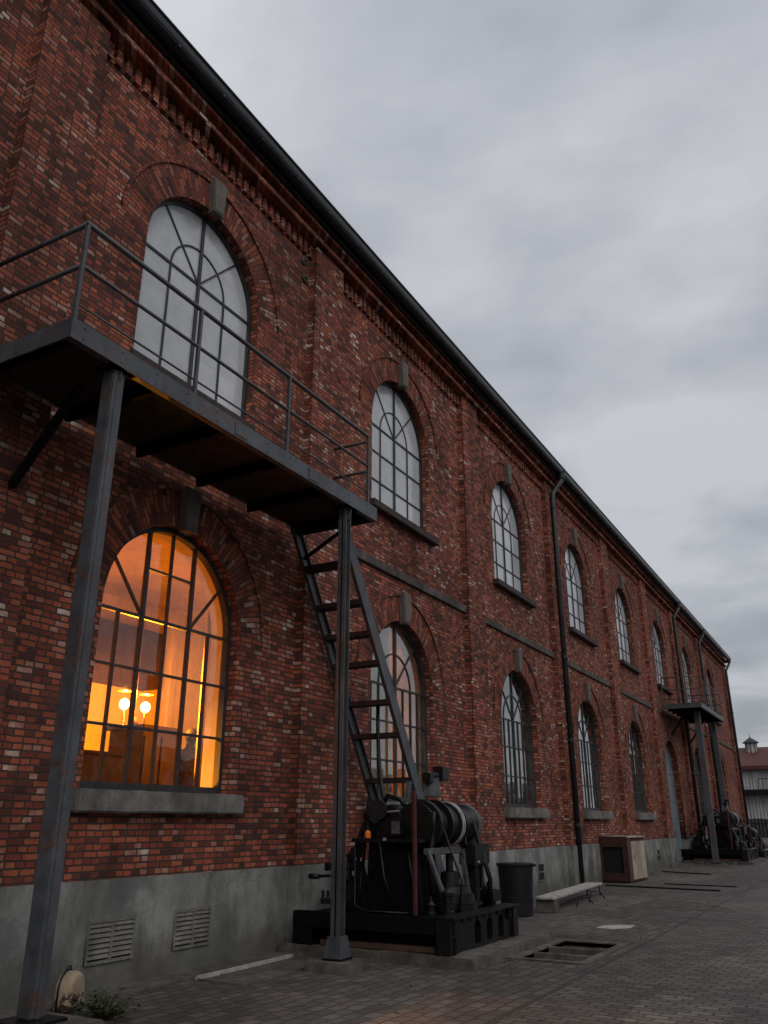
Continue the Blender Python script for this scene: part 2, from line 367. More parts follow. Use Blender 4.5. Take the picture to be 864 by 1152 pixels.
def paving():
    m, nt, b = newmat('cobble paving'); v = objco(nt)
    nz = N(nt, 'ShaderNodeTexNoise'); inp(nt, nz, 'Vector', v); nz.inputs['Scale'].default_value = 2.4; nz.inputs['Detail'].default_value = 4
    ofs = N(nt, 'ShaderNodeVectorMath', operation='MULTIPLY_ADD'); inp(nt, ofs, 0, nz.outputs['Color']); ofs.inputs[1].default_value = (.085, .085, 0); inp(nt, ofs, 2, v)
    def lay(rot, w, h, mo):
        mp = N(nt, 'ShaderNodeMapping'); inp(nt, mp, 'Vector', ofs.outputs[0]); mp.inputs['Rotation'].default_value = (0, 0, rot)
        br = N(nt, 'ShaderNodeTexBrick'); inp(nt, br, 'Vector', mp.outputs[0]); br.offset = .5
        br.inputs['Color1'].default_value = (0, 0, 0, 1); br.inputs['Color2'].default_value = (1, 1, 1, 1); br.inputs['Mortar'].default_value = (.5, .5, .5, 1)
        br.inputs['Scale'].default_value = 1; br.inputs['Mortar Size'].default_value = mo; br.inputs['Mortar Smooth'].default_value = .6
        br.inputs['Brick Width'].default_value = w; br.inputs['Row Height'].default_value = h
        return br
    A = lay(R(3), .20, .125, .013); B = lay(R(92), .22, .15, .013)
    x, y, z = sep(nt, v)
    side = ramp(nt, math_(nt, 'MULTIPLY_ADD', x, 1.0), [(0.0, 0.0), (1.0, 1.0)])
    sw = math_(nt, 'GREATER_THAN', x, 4.03)
    cc = mix(nt, sw, B.outputs['Color'], A.outputs['Color']); fc = mix(nt, sw, B.outputs['Fac'], A.outputs['Fac'])
    seam = math_(nt, 'LESS_THAN', math_(nt, 'ABSOLUTE', math_(nt, 'SUBTRACT', x, 4.03)), .03)
    fc = math_(nt, 'MAXIMUM', fc, math_(nt, 'MULTIPLY', seam, .9))
    fine = noise_(nt, v, 26, 6, .72); mid = noise_(nt, v, 1.0, 6, .65); big = noise_(nt, v, .28, 4, .6)
    idx = math_(nt, 'ADD', math_(nt, 'MULTIPLY', cc, .32), math_(nt, 'ADD', math_(nt, 'MULTIPLY', fine, .45), math_(nt, 'MULTIPLY', mid, .35)))
    col = ramp(nt, idx, [(.25, (.050, .042, .037)), (.55, (.108, .093, .083)), (.85, (.175, .155, .138))])
    col = mix(nt, math_(nt, 'MULTIPLY', fc, .75), col, (.028, .023, .019))
    wet = ramp(nt, big, [(.38, .68), (.6, 1.0)])
    col = mix(nt, 1.0, col, wet, 'MULTIPLY')
    grit = ramp(nt, noise_(nt, v, 2.1, 7, .75), [(.58, 0.0), (.72, .5)])
    col = mix(nt, grit, col, (.11, .098, .086))
    pv = N(nt, 'ShaderNodeTexVoronoi'); inp(nt, pv, 'Vector', ofs.outputs[0]); pv.inputs['Scale'].default_value = .38; pv.inputs['Randomness'].default_value = 1
    px_, py_, pz_ = sep(nt, pv.outputs['Color'])
    col = mix(nt, 1.0, col, ramp(nt, px_, [(0.0, .70), (1.0, 1.18)]), 'MULTIPLY')
    oil = ramp(nt, noise_(nt, v, .75, 6, .6, .6), [(.60, 0.0), (.66, .55)])
    col = mix(nt, oil, col, (.030, .027, .024))
    nt.links.new(col, b.inputs['Base Color'])
    rr = ramp(nt, big, [(.35, .62), (.6, .88)]); nt.links.new(rr, b.inputs['Roughness']); b.inputs['Specular IOR Level'].default_value = .35
    h = math_(nt, 'ADD', math_(nt, 'SUBTRACT', 1.0, fc), math_(nt, 'ADD', math_(nt, 'MULTIPLY', fine, .6), math_(nt, 'MULTIPLY', cc, .3)))
    bump(nt, b, h, .8, .016)
    return m
M['paving'] = paving()

def corrugated(name, c1, c2, pitch=.28):
    m, nt, b = newmat(name); v = objco(nt); x, y, z = sep(nt, v)
    w = math_(nt, 'SINE', math_(nt, 'MULTIPLY', x, 2 * math.pi / pitch))
    sv = N(nt, 'ShaderNodeVectorMath', operation='MULTIPLY'); inp(nt, sv, 0, v); sv.inputs[1].default_value = (1.5, 1, .2)
    f = noise_(nt, sv.outputs[0], 1.2, 6, .7)
    nt.links.new(ramp(nt, f, [(.35, c1), (.62, c2)]), b.inputs['Base Color'])
    b.inputs['Roughness'].default_value = .6; bump(nt, b, w, 1, .05); return m
M['corr'] = corrugated('white corrugated sheet', (.24, .235, .225), (.46, .455, .44))
M['redroof'] = rough_mat('dull red roof', (.055, .013, .011), (.095, .022, .018), 2, .75, .002)
M['far_brick'] = brick_mat('opposite brick', bw=.25, bh=.1, tone=.8)

def cloth_print():
    m, nt, b = newmat('printed canvas'); v = objco(nt); x, y, z = sep(nt, v)
    f = noise_(nt, v, 17, 4, .6, .6); s = ramp(nt, f, [(.50, 0.0), (.53, 1.0)])
    low = ramp(nt, z, [(.13, 1.0), (.17, 0.0)])
    c = mix(nt, math_(nt, 'MULTIPLY', s, low), (.34, .26, .17), (.05, .022, .016))
    f2 = ramp(nt, noise_(nt, v, 9, 5, .7), [(.3, .6), (.6, 1.0)])
    nt.links.new(mix(nt, 1.0, c, f2, 'MULTIPLY'), b.inputs['Base Color']); b.inputs['Roughness'].default_value = .9
    bump(nt, b, f, .5, .006); return m
M['print'] = cloth_print()

# ------------------------------------------------------------------ world and light
SUN_EL, SUN_AZ = R(38), R(-38)
w = bpy.data.worlds.new('World'); S.world = w; w.use_nodes = True
nt = w.node_tree; bg = nt.nodes['Background']
sky = N(nt, 'ShaderNodeTexSky', sky_type='NISHITA'); sky.sun_disc = False
sky.sun_elevation = SUN_EL; sky.sun_rotation = R(128); sky.dust_density = 3
gen = N(nt, 'ShaderNodeTexCoord').outputs['Generated']
x, y, z = sep(nt, gen)
# a flat cloud deck: directions are projected onto a layer overhead
zz = math_(nt, 'ADD', math_(nt, 'MAXIMUM', z, 0.0), .16)
cv = combine(nt, math_(nt, 'DIVIDE', x, zz), math_(nt, 'DIVIDE', y, zz))
mp = N(nt, 'ShaderNodeMapping'); inp(nt, mp, 'Vector', cv); mp.inputs['Rotation'].default_value = (0, 0, R(-32)); mp.inputs['Scale'].default_value = (.95, 1.05, 1); mp.inputs['Location'].default_value = (1.7, .6, 0)
cn = noise_(nt, mp.outputs[0], 1.5, 7, .52, .1)
cn2 = noise_(nt, mp.outputs[0], .33, 2, .5)
cf = math_(nt, 'ADD', math_(nt, 'MULTIPLY', cn, .6), math_(nt, 'MULTIPLY', cn2, .4))
cloud = ramp(nt, cf, [(.41, (2.55, 2.68, 2.96)), (.475, (3.25, 3.36, 3.64)), (.545, (4.20, 4.28, 4.52))])
hz = ramp(nt, z, [(0.0, .80), (.30, .90), (.62, 1.0), (.80, 1.12), (1.0, 2.5)])
cloud = mix(nt, 1.0, cloud, hz, 'MULTIPLY')
col = mix(nt, .93, sky.outputs[0], cloud)
nt.links.new(col, bg.inputs[0]); bg.inputs[1].default_value = .113

ld = bpy.data.lights.new('sun', 'SUN'); ld.energy = .5; ld.angle = R(25); ld.color = (1, .95, .9)
lo = bpy.data.objects.new('sun', ld); COL.objects.link(lo)
lo.rotation_euler = Vector((math.cos(R(-38)) * math.cos(SUN_EL), math.sin(R(-38)) * math.cos(SUN_EL), math.sin(SUN_EL))).to_track_quat('Z', 'Y').to_euler()

# ------------------------------------------------------------------ camera
cd = bpy.data.cameras.new('camera'); cd.sensor_fit = 'VERTICAL'; cd.sensor_height = 36; cd.lens = 931 / 1152 * 36
cd.clip_end = 2000
cam = bpy.data.objects.new('camera', cd); COL.objects.link(cam); cam.location = (D, 0, 1.6)
cam.rotation_euler = (R(90 + 20.603), 0, R(29.074)); S.camera = cam
S.view_settings.view_transform = 'Standard'; S.view_settings.look = 'None'; S.view_settings.gamma = 1; S.view_settings.exposure = .38

# ------------------------------------------------------------------ ground (one sheet with the pit opening left out)
PX0, PX1, PY0, PY1 = 2.98, 3.76, 11.1, 12.95
def ground():
    xs = [-300, -40, PX0, PX1, 40, 300]; ys = [-300, -20, PY0, PY1, 100, 700]
    mb = MB()
    V = {(i, j): mb.bm.verts.new((xx, yy, 0)) for i, xx in enumerate(xs) for j, yy in enumerate(ys)}
    for i in range(5):
        for j in range(5):
            if i == 2 and j == 2: continue
            mb.bm.faces.new((V[i, j], V[i + 1, j], V[i + 1, j + 1], V[i, j + 1]))
    g = mb.build('ground', M['paving']); tag(g, kind='structure'); return g
ground()

pit = thing('inspection_pit', 'open rectangular pit with a divided stone frame sunk in the paving beside the winch foundation', 'pit', ((PX0 + PX1) / 2, (PY0 + PY1) / 2, 0))
o3 = pit.location
mb = MB(o3)
mb.quad((PX0, PY0, -.16), (PX1, PY0, -.16), (PX1, PY1, -.16), (PX0, PY1, -.16))
for a, b_ in (((PX0, PY0), (PX1, PY0)), ((PX1, PY0), (PX1, PY1)), ((PX1, PY1), (PX0, PY1)), ((PX0, PY1), (PX0, PY0))):
    mb.quad((*a, -.16), (*b_, -.16), (*b_, .002), (*a, .002))
mb.build('pit_lining', M['kerb'], pit)
mb = MB(o3)
e = .12
mb.box(PX0 - e, PX1 + e, PY0 - e, PY0, -.05, .02); mb.box(PX0 - e, PX1 + e, PY1, PY1 + e, -.05, .02)
mb.box(PX0 - e, PX0, PY0, PY1, -.05, .02); mb.box(PX1, PX1 + e, PY0, PY1, -.05, .02)
mb.build('frame', M['kerb'], pit)
for k in (.30, .62):
    yy = PY0 + k * (PY1 - PY0)
    MB(o3).box(PX0, PX1, yy - .035, yy + .035, -.06, .012).build('crossbar', M['kerb'], pit)
MB(o3).box(PX0 + .02, PX0 + .30, PY0 + .5 * (PY1 - PY0), PY1 - .03, -.155, -.11).build('inner_plate', M['kerb'], pit)

# ------------------------------------------------------------------ the brick warehouse
wh = thing('brick_warehouse', 'long two storey weathered red brick warehouse with arched windows and a concrete plinth', 'warehouse')
Y0, Y1 = -8.0, 59.8
ZT = 11.72
HW = 1.225
UP = dict(z0=7.22, zs=9.03); LO = dict(z0=1.94, zs=3.95)
WU = [7.62, 13.68, 19.8, 25.9, 32.1, 38.5, 45.3, 52.9, 1.2]
WL = [7.62, 13.68, 19.8, 25.9, 32.1, 45.3, 52.9, 1.2]
DOORC, DHW = 38.35, 1.35
PIL = [(-2.0, -1.1), (4.35, 5.25), (10.2, 11.1), (16.6, 17.5), (22.75, 23.65), (28.95, 29.85), (35.2, 36.1), (41.5, 42.4), (48.6, 49.5), (58.9, 59.8)]
PD = .14
outer = [(Y0, 1.0), (DOORC - DHW, 1.0), (DOORC - DHW, 3.6)]
for k in range(25):
    a = math.pi - math.pi * k / 24; outer.append((DOORC + DHW * math.cos(a), 3.6 + DHW * math.sin(a)))
outer += [(DOORC + DHW, 1.0), (Y1, 1.0), (Y1, ZT), (Y0, ZT)]
loops = [outer] + [arch_loop(c, HW, UP['z0'], UP['zs']) for c in WU] + [arch_loop(c, HW, LO['z0'], LO['zs']) for c in WL]
link('wall', fill_mesh('wall', loops, -.45, 0), M['brick'], wh)
mb = MB(); mb.box(-14, -.45, Y1 - .4, Y1 - .004, 0, ZT); mb.prism([(-14, ZT), (.0, ZT), (-7, 15.2)], Y1 - .4, Y1 - .004, 'y')
mb.box(-14, -.45, Y0, Y0 + .4, 0, ZT); mb.prism([(-14, ZT), (.0, ZT), (-7, 15.2)], Y0, Y0 + .4, 'y'); mb.box(-14.4, -14, Y0, Y1, 0, ZT)
mb.build('gable_wall', M['brick'], wh)
for a, b_ in PIL:
    mb = MB(); mb.box(-.02, PD, a, b_, 1.04, 11.5); mb.build('pilaster', M['brick'], wh)
# plinth, stepping out round the pilasters
def plinth(a, b_, p):
    mb = MB(); mb.box(-.45, p, a, b_, -.1, 1.045, .008); return mb
mb = MB(); mb.box(-.45, .035, Y0, DOORC - DHW - .02, -.1, 1.045); mb.box(-.45, .035, DOORC + DHW + .02, Y1, -.1, 1.045)
pl = mb.build('plinth', M['concrete'], wh)
for a, b_ in PIL:
    MB().box(.03, PD + .045, a - .04, b_ + (.04 if b_ < Y1 else .0), -.1, 1.05, .012).build('pilaster_base', M['concrete'], wh)
# foot strip at the bottom of the wall
MB().box(.02, .36, Y0, 10.0, -.05, .028, .006).build('wall_footing', M['kerb'], wh)
# string course in each bay
bays = [(PIL[i][1], PIL[i + 1][0]) for i in range(len(PIL) - 1)]
for a, b_ in bays:
    if abs((a + b_) / 2 - DOORC) < 2: pass
    MB().box(-.01, .06, a, b_, 5.96, 6.13, .01).build('string_course', M['band'], wh)
# cornice: frieze with brick dentils in each bay, projecting band, moulding
for a, b_ in bays:
    mb = MB(); n = int((b_ - a) / .17); st = (b_ - a) / n; P = [(-.01, a)]
    for k in range(n):
        y_ = a + st * k; P += [(.01, y_ + .001), (.01, y_ + st * .28), (.062, y_ + st * .28), (.062, y_ + st * .86), (.01, y_ + st * .86)]
    P.append((-.01, b_)); mb.prism(P, 11.12, 11.36, 'z')
    mb.build('dentil_frieze', M['brick'], wh)
mb = MB(); mb.box(-.45, PD, Y0, Y1, 11.40, ZT); mb.build('cornice_band', M['brick'], wh)
mb = MB(); mb.box(PD - .01, PD + .09, Y0, Y1 + .05, 11.41, 11.50, .01); mb.box(PD - .01, PD + .13, Y0, Y1 + .05, 11.66, 11.735, .01)
mb.build('cornice_moulding', M['brick'], wh)
# eaves board and gutter
mb = MB(); mb.box(-.2, .33, Y0, Y1 + .35, 11.725, 11.80); mb.build('eaves_board', M['gutter'], wh)
gp = []
for k in range(9):
    a = math.pi + math.pi * k / 8; gp.append((.42 + .115 * math.cos(a), 11.91 + .125 * math.sin(a)))
gp += [(.535, 11.97), (.56, 11.99), (.56, 12.01), (.305, 12.01)]
g = MB().prism(gp, Y0, Y1 + .4, 'y').build('gutter', M['gutter'], wh, smooth_angle=R(35))
br0 = MB().box(.27, .545, -.015, .015, 11.765, 11.805).build('gutter_bracket', M['gutter'], wh)
for k in range(70):
    yy = Y0 + .5 + k * .97
    if k == 0: br0.location.y = yy
    elif yy < Y1: link('gutter_bracket', br0.data, None, wh, (0, yy, 0))
mb = MB(); mb.prism([(.40, 12.015), (.44, 12.07), (-7, 15.35), (-14.5, 11.95), (-14.5, 11.85), (-7, 15.22)], Y0, Y1 + .4, 'y'); mb.build('roof', M['roof'], wh)
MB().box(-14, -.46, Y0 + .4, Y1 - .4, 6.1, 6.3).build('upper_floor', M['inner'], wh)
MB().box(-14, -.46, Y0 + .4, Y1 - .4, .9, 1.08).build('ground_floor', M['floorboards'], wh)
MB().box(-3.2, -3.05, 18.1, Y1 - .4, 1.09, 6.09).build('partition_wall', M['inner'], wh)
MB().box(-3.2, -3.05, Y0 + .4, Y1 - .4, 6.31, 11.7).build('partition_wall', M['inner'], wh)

# window kit -----------------------------------------------------------
def arc_pts(r, a0, a1, n, cy=0, cz=0):
    return [(cy + r * math.cos(a0 + (a1 - a0) * k / n), cz + r * math.sin(a0 + (a1 - a0) * k / n)) for k in range(n + 1)]
XF = -.19      # glazing plane
def kit(H, style):
    """meshes local to the window: y = 0 at the centre line, z = 0 at the bottom, spring line at H"""
    ring = fill_mesh('window_frame', [arch_loop(0, HW - .004, .004, H), arch_loop(0, HW - .062, .085, H)], XF - .05, XF + .05)
    ring.materials.append(M['frame'])
    mb = MB(); W = HW - .062; x0, x1 = XF - .022, XF + .022
    def vbar(y, z0, z1, w=.028, x1=x1): mb.box(x0, x1, y - w / 2, y + w / 2, z0, z1)
    def hbar(z, y0, y1, w=.03): mb.box(x0 + .003, x1 - .003, y0, y1, z - w / 2, z + w / 2)
    def top(y): return H + math.sqrt(max(0, W * W - y * y))
    def spoke(a, r0, r1, y0=0, w=.028): mb.bar((XF, y0 + r0 * math.cos(a), H + r0 * math.sin(a)), (XF, y0 + r1 * math.cos(a), H + r1 * math.sin(a)), w, .034, up=(1, 0, 0))
    if style == 'lit':
        for s in (-1, 1):
            vbar(s * .42, .08, top(.42), .042, x1 + .006); vbar(s * .80, .08, H, .028)
            # slanting bar from the mullion head out to the arch
            a = R(50); p = (s * .42, H); k = 0.0
            while math.hypot(p[0] + s * k * math.cos(a), k * math.sin(a)) < W: k += .01
            mb.bar((XF, p[0], H), (XF, p[0] + s * k * math.cos(a), H + k * math.sin(a)), .03, .034, up=(1, 0, 0))
        vbar(0, .08, top(0), .026); hbar(H, -W, W, .042); hbar(H + .62, -.42, .42, .03)
        for k in (1, 2): hbar(H * k / 3 + .03, -W, W)
    else:
        vbar(0, .08, top(0), .055, x1 + .008); hbar(H, -W, W, .038)
        rr = .58 if style in ('upper', 'plain') else .62
        for s in (-1, 1):
            vbar(s * rr, .08, H)
            spoke(math.pi / 2 + s * R(42), .05, W)
            if style == 'lower': vbar(s * .9, .08, H, .022); vbar(s * .31, .08, H, .02)
        P = arc_pts(rr, 0, math.pi, 20, 0, H)
        for p, q in zip(P, P[1:]): mb.bar((XF, *p), (XF, *q), .028, .03, up=(1, 0, 0))
        n = 3
        for k in range(1, n):
            if style != 'plain': hbar(H * k / n + .03, -W, W)
    mb.off = Vector((0, 0, 0))
    o = mb.build('glazing_bars', M['frame']); bars = o.data; bpy.data.objects.remove(o)
    o = MB().build('tmp', M['glass']); bpy.data.objects.remove(o)
    pane = fill_mesh('pane', [arch_loop(0, W + .01, .07, H)], XF - .006, XF)
    # arch ring of two rows of brick on end, uv = (radial, along the arc)
    bm = bmesh.new(); uvl = bm.loops.layers.uv.new('UVMap'); n = 44; r0, r1 = HW + .001, HW + .47
    a0 = 0.0
    for k in range(n):
        t0, t1 = math.pi * k / n, math.pi * (k + 1) / n
        def P3(x, r, t): return (x, r * math.cos(t), H + r * math.sin(t))
        def face(cs):
            f = bm.faces.new([bm.verts.new(P3(*c)) for c in cs])
            for l, c in zip(f.loops, cs): l[uvl].uv = (c[1] + c[0], c[2] * (HW + .23))
        xo = .004
        face([(xo, r0, t0), (xo, r1, t0), (xo, r1, t1), (xo, r0, t1)])
        face([(xo, r1, t0), (-.01, r1, t0), (-.01, r1, t1), (xo, r1, t1)])
        face([(-.02, r0, t0), (xo, r0, t0), (xo, r0, t1), (-.02, r0, t1)])
    # legs of the ring where it meets the jamb
    bmesh.ops.remove_doubles(bm, verts=bm.verts, dist=1e-5); bmesh.ops.recalc_face_normals(bm, faces=bm.faces)
    ring_me = bpy.data.meshes.new('arch_ring'); bm.to_mesh(ring_me); bm.free(); ring_me.materials.append(M['arch_brick'])
    # thin raised hood line round the ring
    hl = arc_pts(r1 + .04, .06, math.pi - .06, 40, 0, H); hi = arc_pts(r1 - .002, math.pi - .06, .06, 40, 0, H)
    hood = fill_mesh('hood_line', [hl + hi], -.01, .034); hood.materials.append(M['brick'])
    mb = MB(); zt = H + HW
    mb.prism([(-.10, zt - .05), (.10, zt - .05), (.155, zt + .54), (-.155, zt + .54)], -.02, .10, 'x')
    mb.prism([(-.085, zt - .02), (.085, zt - .02), (.135, zt + .50), (-.135, zt + .50)], .095, .112, 'x')
    o = mb.build('keystone', M['keystone']); key = o.data; bpy.data.objects.remove(o)
    return dict(ring=ring, bars=bars, pane=pane, arch=ring_me, hood=hood, key=key)
K_plain = kit(UP['zs'] - UP['z0'], 'plain'); K_up = kit(UP['zs'] - UP['z0'], 'upper'); K_lo = kit(LO['zs'] - LO['z0'], 'lower'); K_lit = kit(LO['zs'] - LO['z0'], 'lit')
def mesh_of(mb, name, mat):
    o = mb.build(name, mat); me = o.data; bpy.data.objects.remove(o); return me
def jitter(me, s, amp):
    for v in me.vertices:
        n_ = noise.noise_vector(v.co * s); v.co += Vector(n_) * amp
    return me
def sub_box(x0, x1, y0, y1, z0, z1, cuts, bev=.012):
    mb = MB(); mb.box(x0, x1, y0, y1, z0, z1, bev)
    L = [e for e in mb.bm.edges if e.calc_length() > (y1 - y0) * .6]
    bmesh.ops.subdivide_edges(mb.bm, edges=L, cuts=cuts, use_grid_fill=True); return mb
sill_dark = mesh_of(sub_box(-.2, .16, -HW - .16, HW + .16, -.15, -.004, 8), 'sill', M['dark_sill'])
sill_stone = jitter(mesh_of(sub_box(-.2, .15, -HW - .13, HW + .13, -.235, -.004, 14, .018), 'sill', M['sill']), 6, .012)
def window(c, spec, kit_, pane_mat, sill, first=[0]):
    f = link('window', kit_['ring'], None, wh, (0, c, spec['z0']))
    link('glazing_bars', kit_['bars'], None, f)
    p = kit_['pane'] if kit_['pane'].materials and kit_['pane'].materials[0] == pane_mat else kit_['pane'].copy()
    p.materials.clear(); p.materials.append(pane_mat)
    link('pane', p, None, f)
    link('arch_ring', kit_['arch'], None, f); link('hood_line', kit_['hood'], None, f); link('keystone', kit_['key'], None, f)
    if sill: link('sill', sill, None, f)
    return f
for i, c in enumerate(WU): window(c, UP, K_plain if i == 0 else K_up, M['sky_pane'], None if i == 0 else sill_dark)
MB().box(-.2, .03, 7.62 - HW - .05, 7.62 + HW + .05, 7.10, 7.217, .01).build('thin_sill', M['dark_sill'], wh)
for i, c in enumerate(WL): window(c, LO, K_lit if i == 0 else K_lo, M['clear_glass'] if i == 0 else M['glass'], sill_stone)

# doorway
dl = arch_loop(DOORC, DHW - .002, .02, 3.6)
f = link('door', fill_mesh('door', [arch_loop(DOORC, DHW - .08, .06, 3.6)], -.34, -.27), M['door_blue'], wh)
link('door_frame', fill_mesh('door_frame', [arch_loop(DOORC, DHW - .002, .02, 3.6), arch_loop(DOORC, DHW - .09, .05, 3.6)], -.4, -.24), M['door_blue'], f)
mb = MB()
for z_ in (.12, 1.3, 2.45, 3.6): mb.box(-.268, -.245, DOORC - DHW + .1, DOORC + DHW - .1, z_, z_ + .12)
mb.box(-.268, -.24, DOORC - .05, DOORC + .05, .25, 4.8)
mb.build('door_rail', M['door_blue'], f)
MB().tube([(-.24, DOORC - .12, 1.05), (-.17, DOORC - .12, 1.07), (-.17, DOORC - .12, 1.25), (-.24, DOORC - .12, 1.27)], .015, 8).build('handle', M['iron'], f)
MB().box(-.4, .3, DOORC - DHW, DOORC + DHW, -.05, .04, .01).build('threshold', M['kerb'], f)

# louvred vents in the plinth
def vent(y0, y1, z0, z1, n, parent, mat):
    fm = fill_mesh('vent', [[(y0, z0), (y1, z0), (y1, z1), (y0, z1)], [(y0 + .03, z0 + .03), (y1 - .03, z0 + .03), (y1 - .03, z1 - .03), (y0 + .03, z1 - .03)]], .02, .058)
    v = link('vent', fm, mat, parent)
    MB().box(.036, .040, y0 + .02, y1 - .02, z0 + .02, z1 - .02).build('vent_shade_sheet', M['black'], v)  # flat black sheet painted in as the shade behind the louvres
    h = (z1 - z0 - .07) / n; mb = MB()
    for k in range(n):
        zc = z0 + .04 + h * (k + .5)
        mb.prism([(.040, zc + .018), (.044, zc + .022), (.062, zc - .012), (.058, zc - .018)], y0 + .03, y1 - .03, 'y')
    mb.box(.04, .066, (y0 + y1) / 2 - .013, (y0 + y1) / 2 + .013, z0 + .03, z1 - .03)
    mb.build('louvre', mat, v)
vent(6.68, 7.34, .26, .67, 7, wh, M['sill']); vent(7.95, 8.58, .26, .67, 7, wh, M['sill'])
for yy in (20.55, 31.3, 33.6):
    v = link('vent', fill_mesh('vent', [[(yy - .24, .30), (yy + .24, .30), (yy + .24, .72), (yy - .24, .72)], [(yy - .2, .34), (yy + .2, .34), (yy + .2, .68), (yy - .2, .68)]], .02, .05), M['concrete'], wh)
    MB().box(.036, .040, yy - .21, yy + .21, .33, .69).build('vent_shade_sheet', M['black'], v)  # black sheet on the solid plinth, stands in for shade in a hollow
    MB().box(.036, .046, yy - .2, yy + .2, .5, .53).build('vent_bar', M['concrete'], v)

# anchor plates
for yy, zz_ in ((9.98, 10.96), (10.02, 10.62)):
    MB().lathe((-.01, yy, zz_), (1, 0, 0), [(0, .085), (.04, .085), (.05, .07), (.055, .03), (.085, .028), (.09, .001)], 20).build('anchor_plate', M['band'], wh)

# downpipes
def downpipe(y, full=True, lab=None):
    mb = MB()
    mb.tube([(.44, y + .35, 11.86), (.44, y + .32, 11.60), (.36, y + .2, 11.42), (.22, y + .04, 11.12), (.215, y, 10.9), (.215, y, .03)], .075, 14)
    d = mb.build('downpipe', M['pipe'], wh)
    MB().lathe((.44, y + .35, 11.62), (0, 0, 1), [(0, .08), (.06, .12), (.24, .13), (.26, .145), (.29, .145)], 18).build('hopper', M['pipe'], d)
    mb = MB()
    for z_ in (10.6, 8.3, 6.0, 3.7, 1.5):
        mb.lathe((.215, y, z_), (0, 0, 1), [(0, .076), (.01, .095), (.09, .095), (.1, .076)], 14)
        mb.box(PD, .2, y - .11, y + .11, z_ + .03, z_ + .07)
    mb.build('pipe_collar', M['pipe'], d)
for yy in (23.2, 41.95, 49.05, 59.4): downpipe(yy)

# ------------------------------------------------------------------ lit room behind the first lower windows
RX = -4.6
mb = MB(); mb.box(RX - .12, RX, 3.9, 18.0, 1.085, 6.09); mb.box(RX, -.455, 3.9, 4.05, 1.085, 6.09); mb.box(RX, -.455, 17.9, 18.05, 1.085, 6.09)
mb.build('room_wall', M['plaster'], wh)
mb = MB(); mb.box(-.47, -.452, 4.06, 6.2, 1.085, 6.09); mb.box(-.47, -.452, 9.0, 12.2, 1.085, 6.09)
mb.build('wall_lining', M['plaster'], wh)
MB().box(RX, -.46, 4.05, 17.9, 5.6, 5.7).build('room_ceiling', M['plaster'], wh)
mb = MB(); mb.box(RX, RX + .05, 12.4, 12.55, 1.1, 5.6); mb.box(RX, RX + .5, 14.2, 14.6, 1.1, 5.6); mb.build('room_column', M['plaster'], wh)
for c in (7.62, 13.68):
    lm = fill_mesh('reveal_lining', [arch_loop(c, HW - .003, LO['z0'] + .003, LO['zs']), arch_loop(c, HW - .03, LO['z0'] + .03, LO['zs'])], -.47, -.245)
    link('reveal_lining', lm, M['plaster'], wh)
# chandelier: two lit arms
ch = thing('chandelier', 'brass chandelier with glowing bulbs seen through the lit ground floor window', 'chandelier', (-2.0, 9.02, 5.6))
o3 = ch.location
MB(o3).tube([(-2.0, 9.02, 5.6), (-2.0, 9.02, 3.0)], .012, 8).build('rod', M['brass'], ch)
MB(o3).lathe((-2.0, 9.02, 2.85), (0, 0, 1), [(0, .01), (.04, .05), (.12, .07), (.2, .03), (.3, .02)], 16).build('hub', M['brass'], ch)
ang = [R(90), R(-90), R(20), R(200), R(150)]
for k, a in enumerate(ang[:2] + [R(0), R(180)]):
    r_ = .21
    e2 = (-2.0 + r_ * math.cos(a), 9.02 + r_ * math.sin(a), 3.13)
    ar = MB(o3).tube([(-2.0, 9.02, 2.95), (-2.0 + .5 * r_ * math.cos(a), 9.02 + .5 * r_ * math.sin(a), 2.88), (-2.0 + r_ * math.cos(a), 9.02 + r_ * math.sin(a), 2.95), e2], .01, 8).build('arm', M['brass'], ch)
    if k < 2:
        MB(o3).lathe((e2[0], e2[1], e2[2]), (0, 0, 1), [(0, .02), (.02, .05), (.06, .07), (.10, .07), (.14, .05), (.165, .005)], 16).build('bulb', M['bulb'], ar)
        MB(o3).lathe((e2[0], e2[1], e2[2] + .262), (0, 0, 1), [(0, .105), (.005, .105), (.02, .06), (.03, .01)], 24).build('added_light_cap', M['brass'], ar)  # cap added over the bulb to keep lamp light off the balcony deck
        L = bpy.data.lights.new('bulb_light', 'POINT'); L.energy = 430; L.color = (1, .345, .016); L.shadow_soft_size = .02
        lo = bpy.data.objects.new('bulb_light', L); COL.objects.link(lo); lo.location = (e2[0], e2[1], e2[2] + .222)
# cupboard
cp = thing('cupboard', 'tall dark wooden cupboard inside the lit room', 'cupboard', (-1.9, 9.0, 1.09))
o3 = cp.location
MB(o3).box(-2.2, -1.55, 8.78, 9.50, 1.09, 2.84, .01).build('carcass', M['wardrobe'], cp)
MB(o3).box(-2.24, -1.51, 8.74, 9.54, 2.84, 2.90, .01).build('cornice', M['wardrobe'], cp)
for a in (8.81, 9.15): MB(o3).box(-1.548, -1.53, a, a + .31, 1.2, 2.75, .006).build('door', M['wardrobe'], cp)
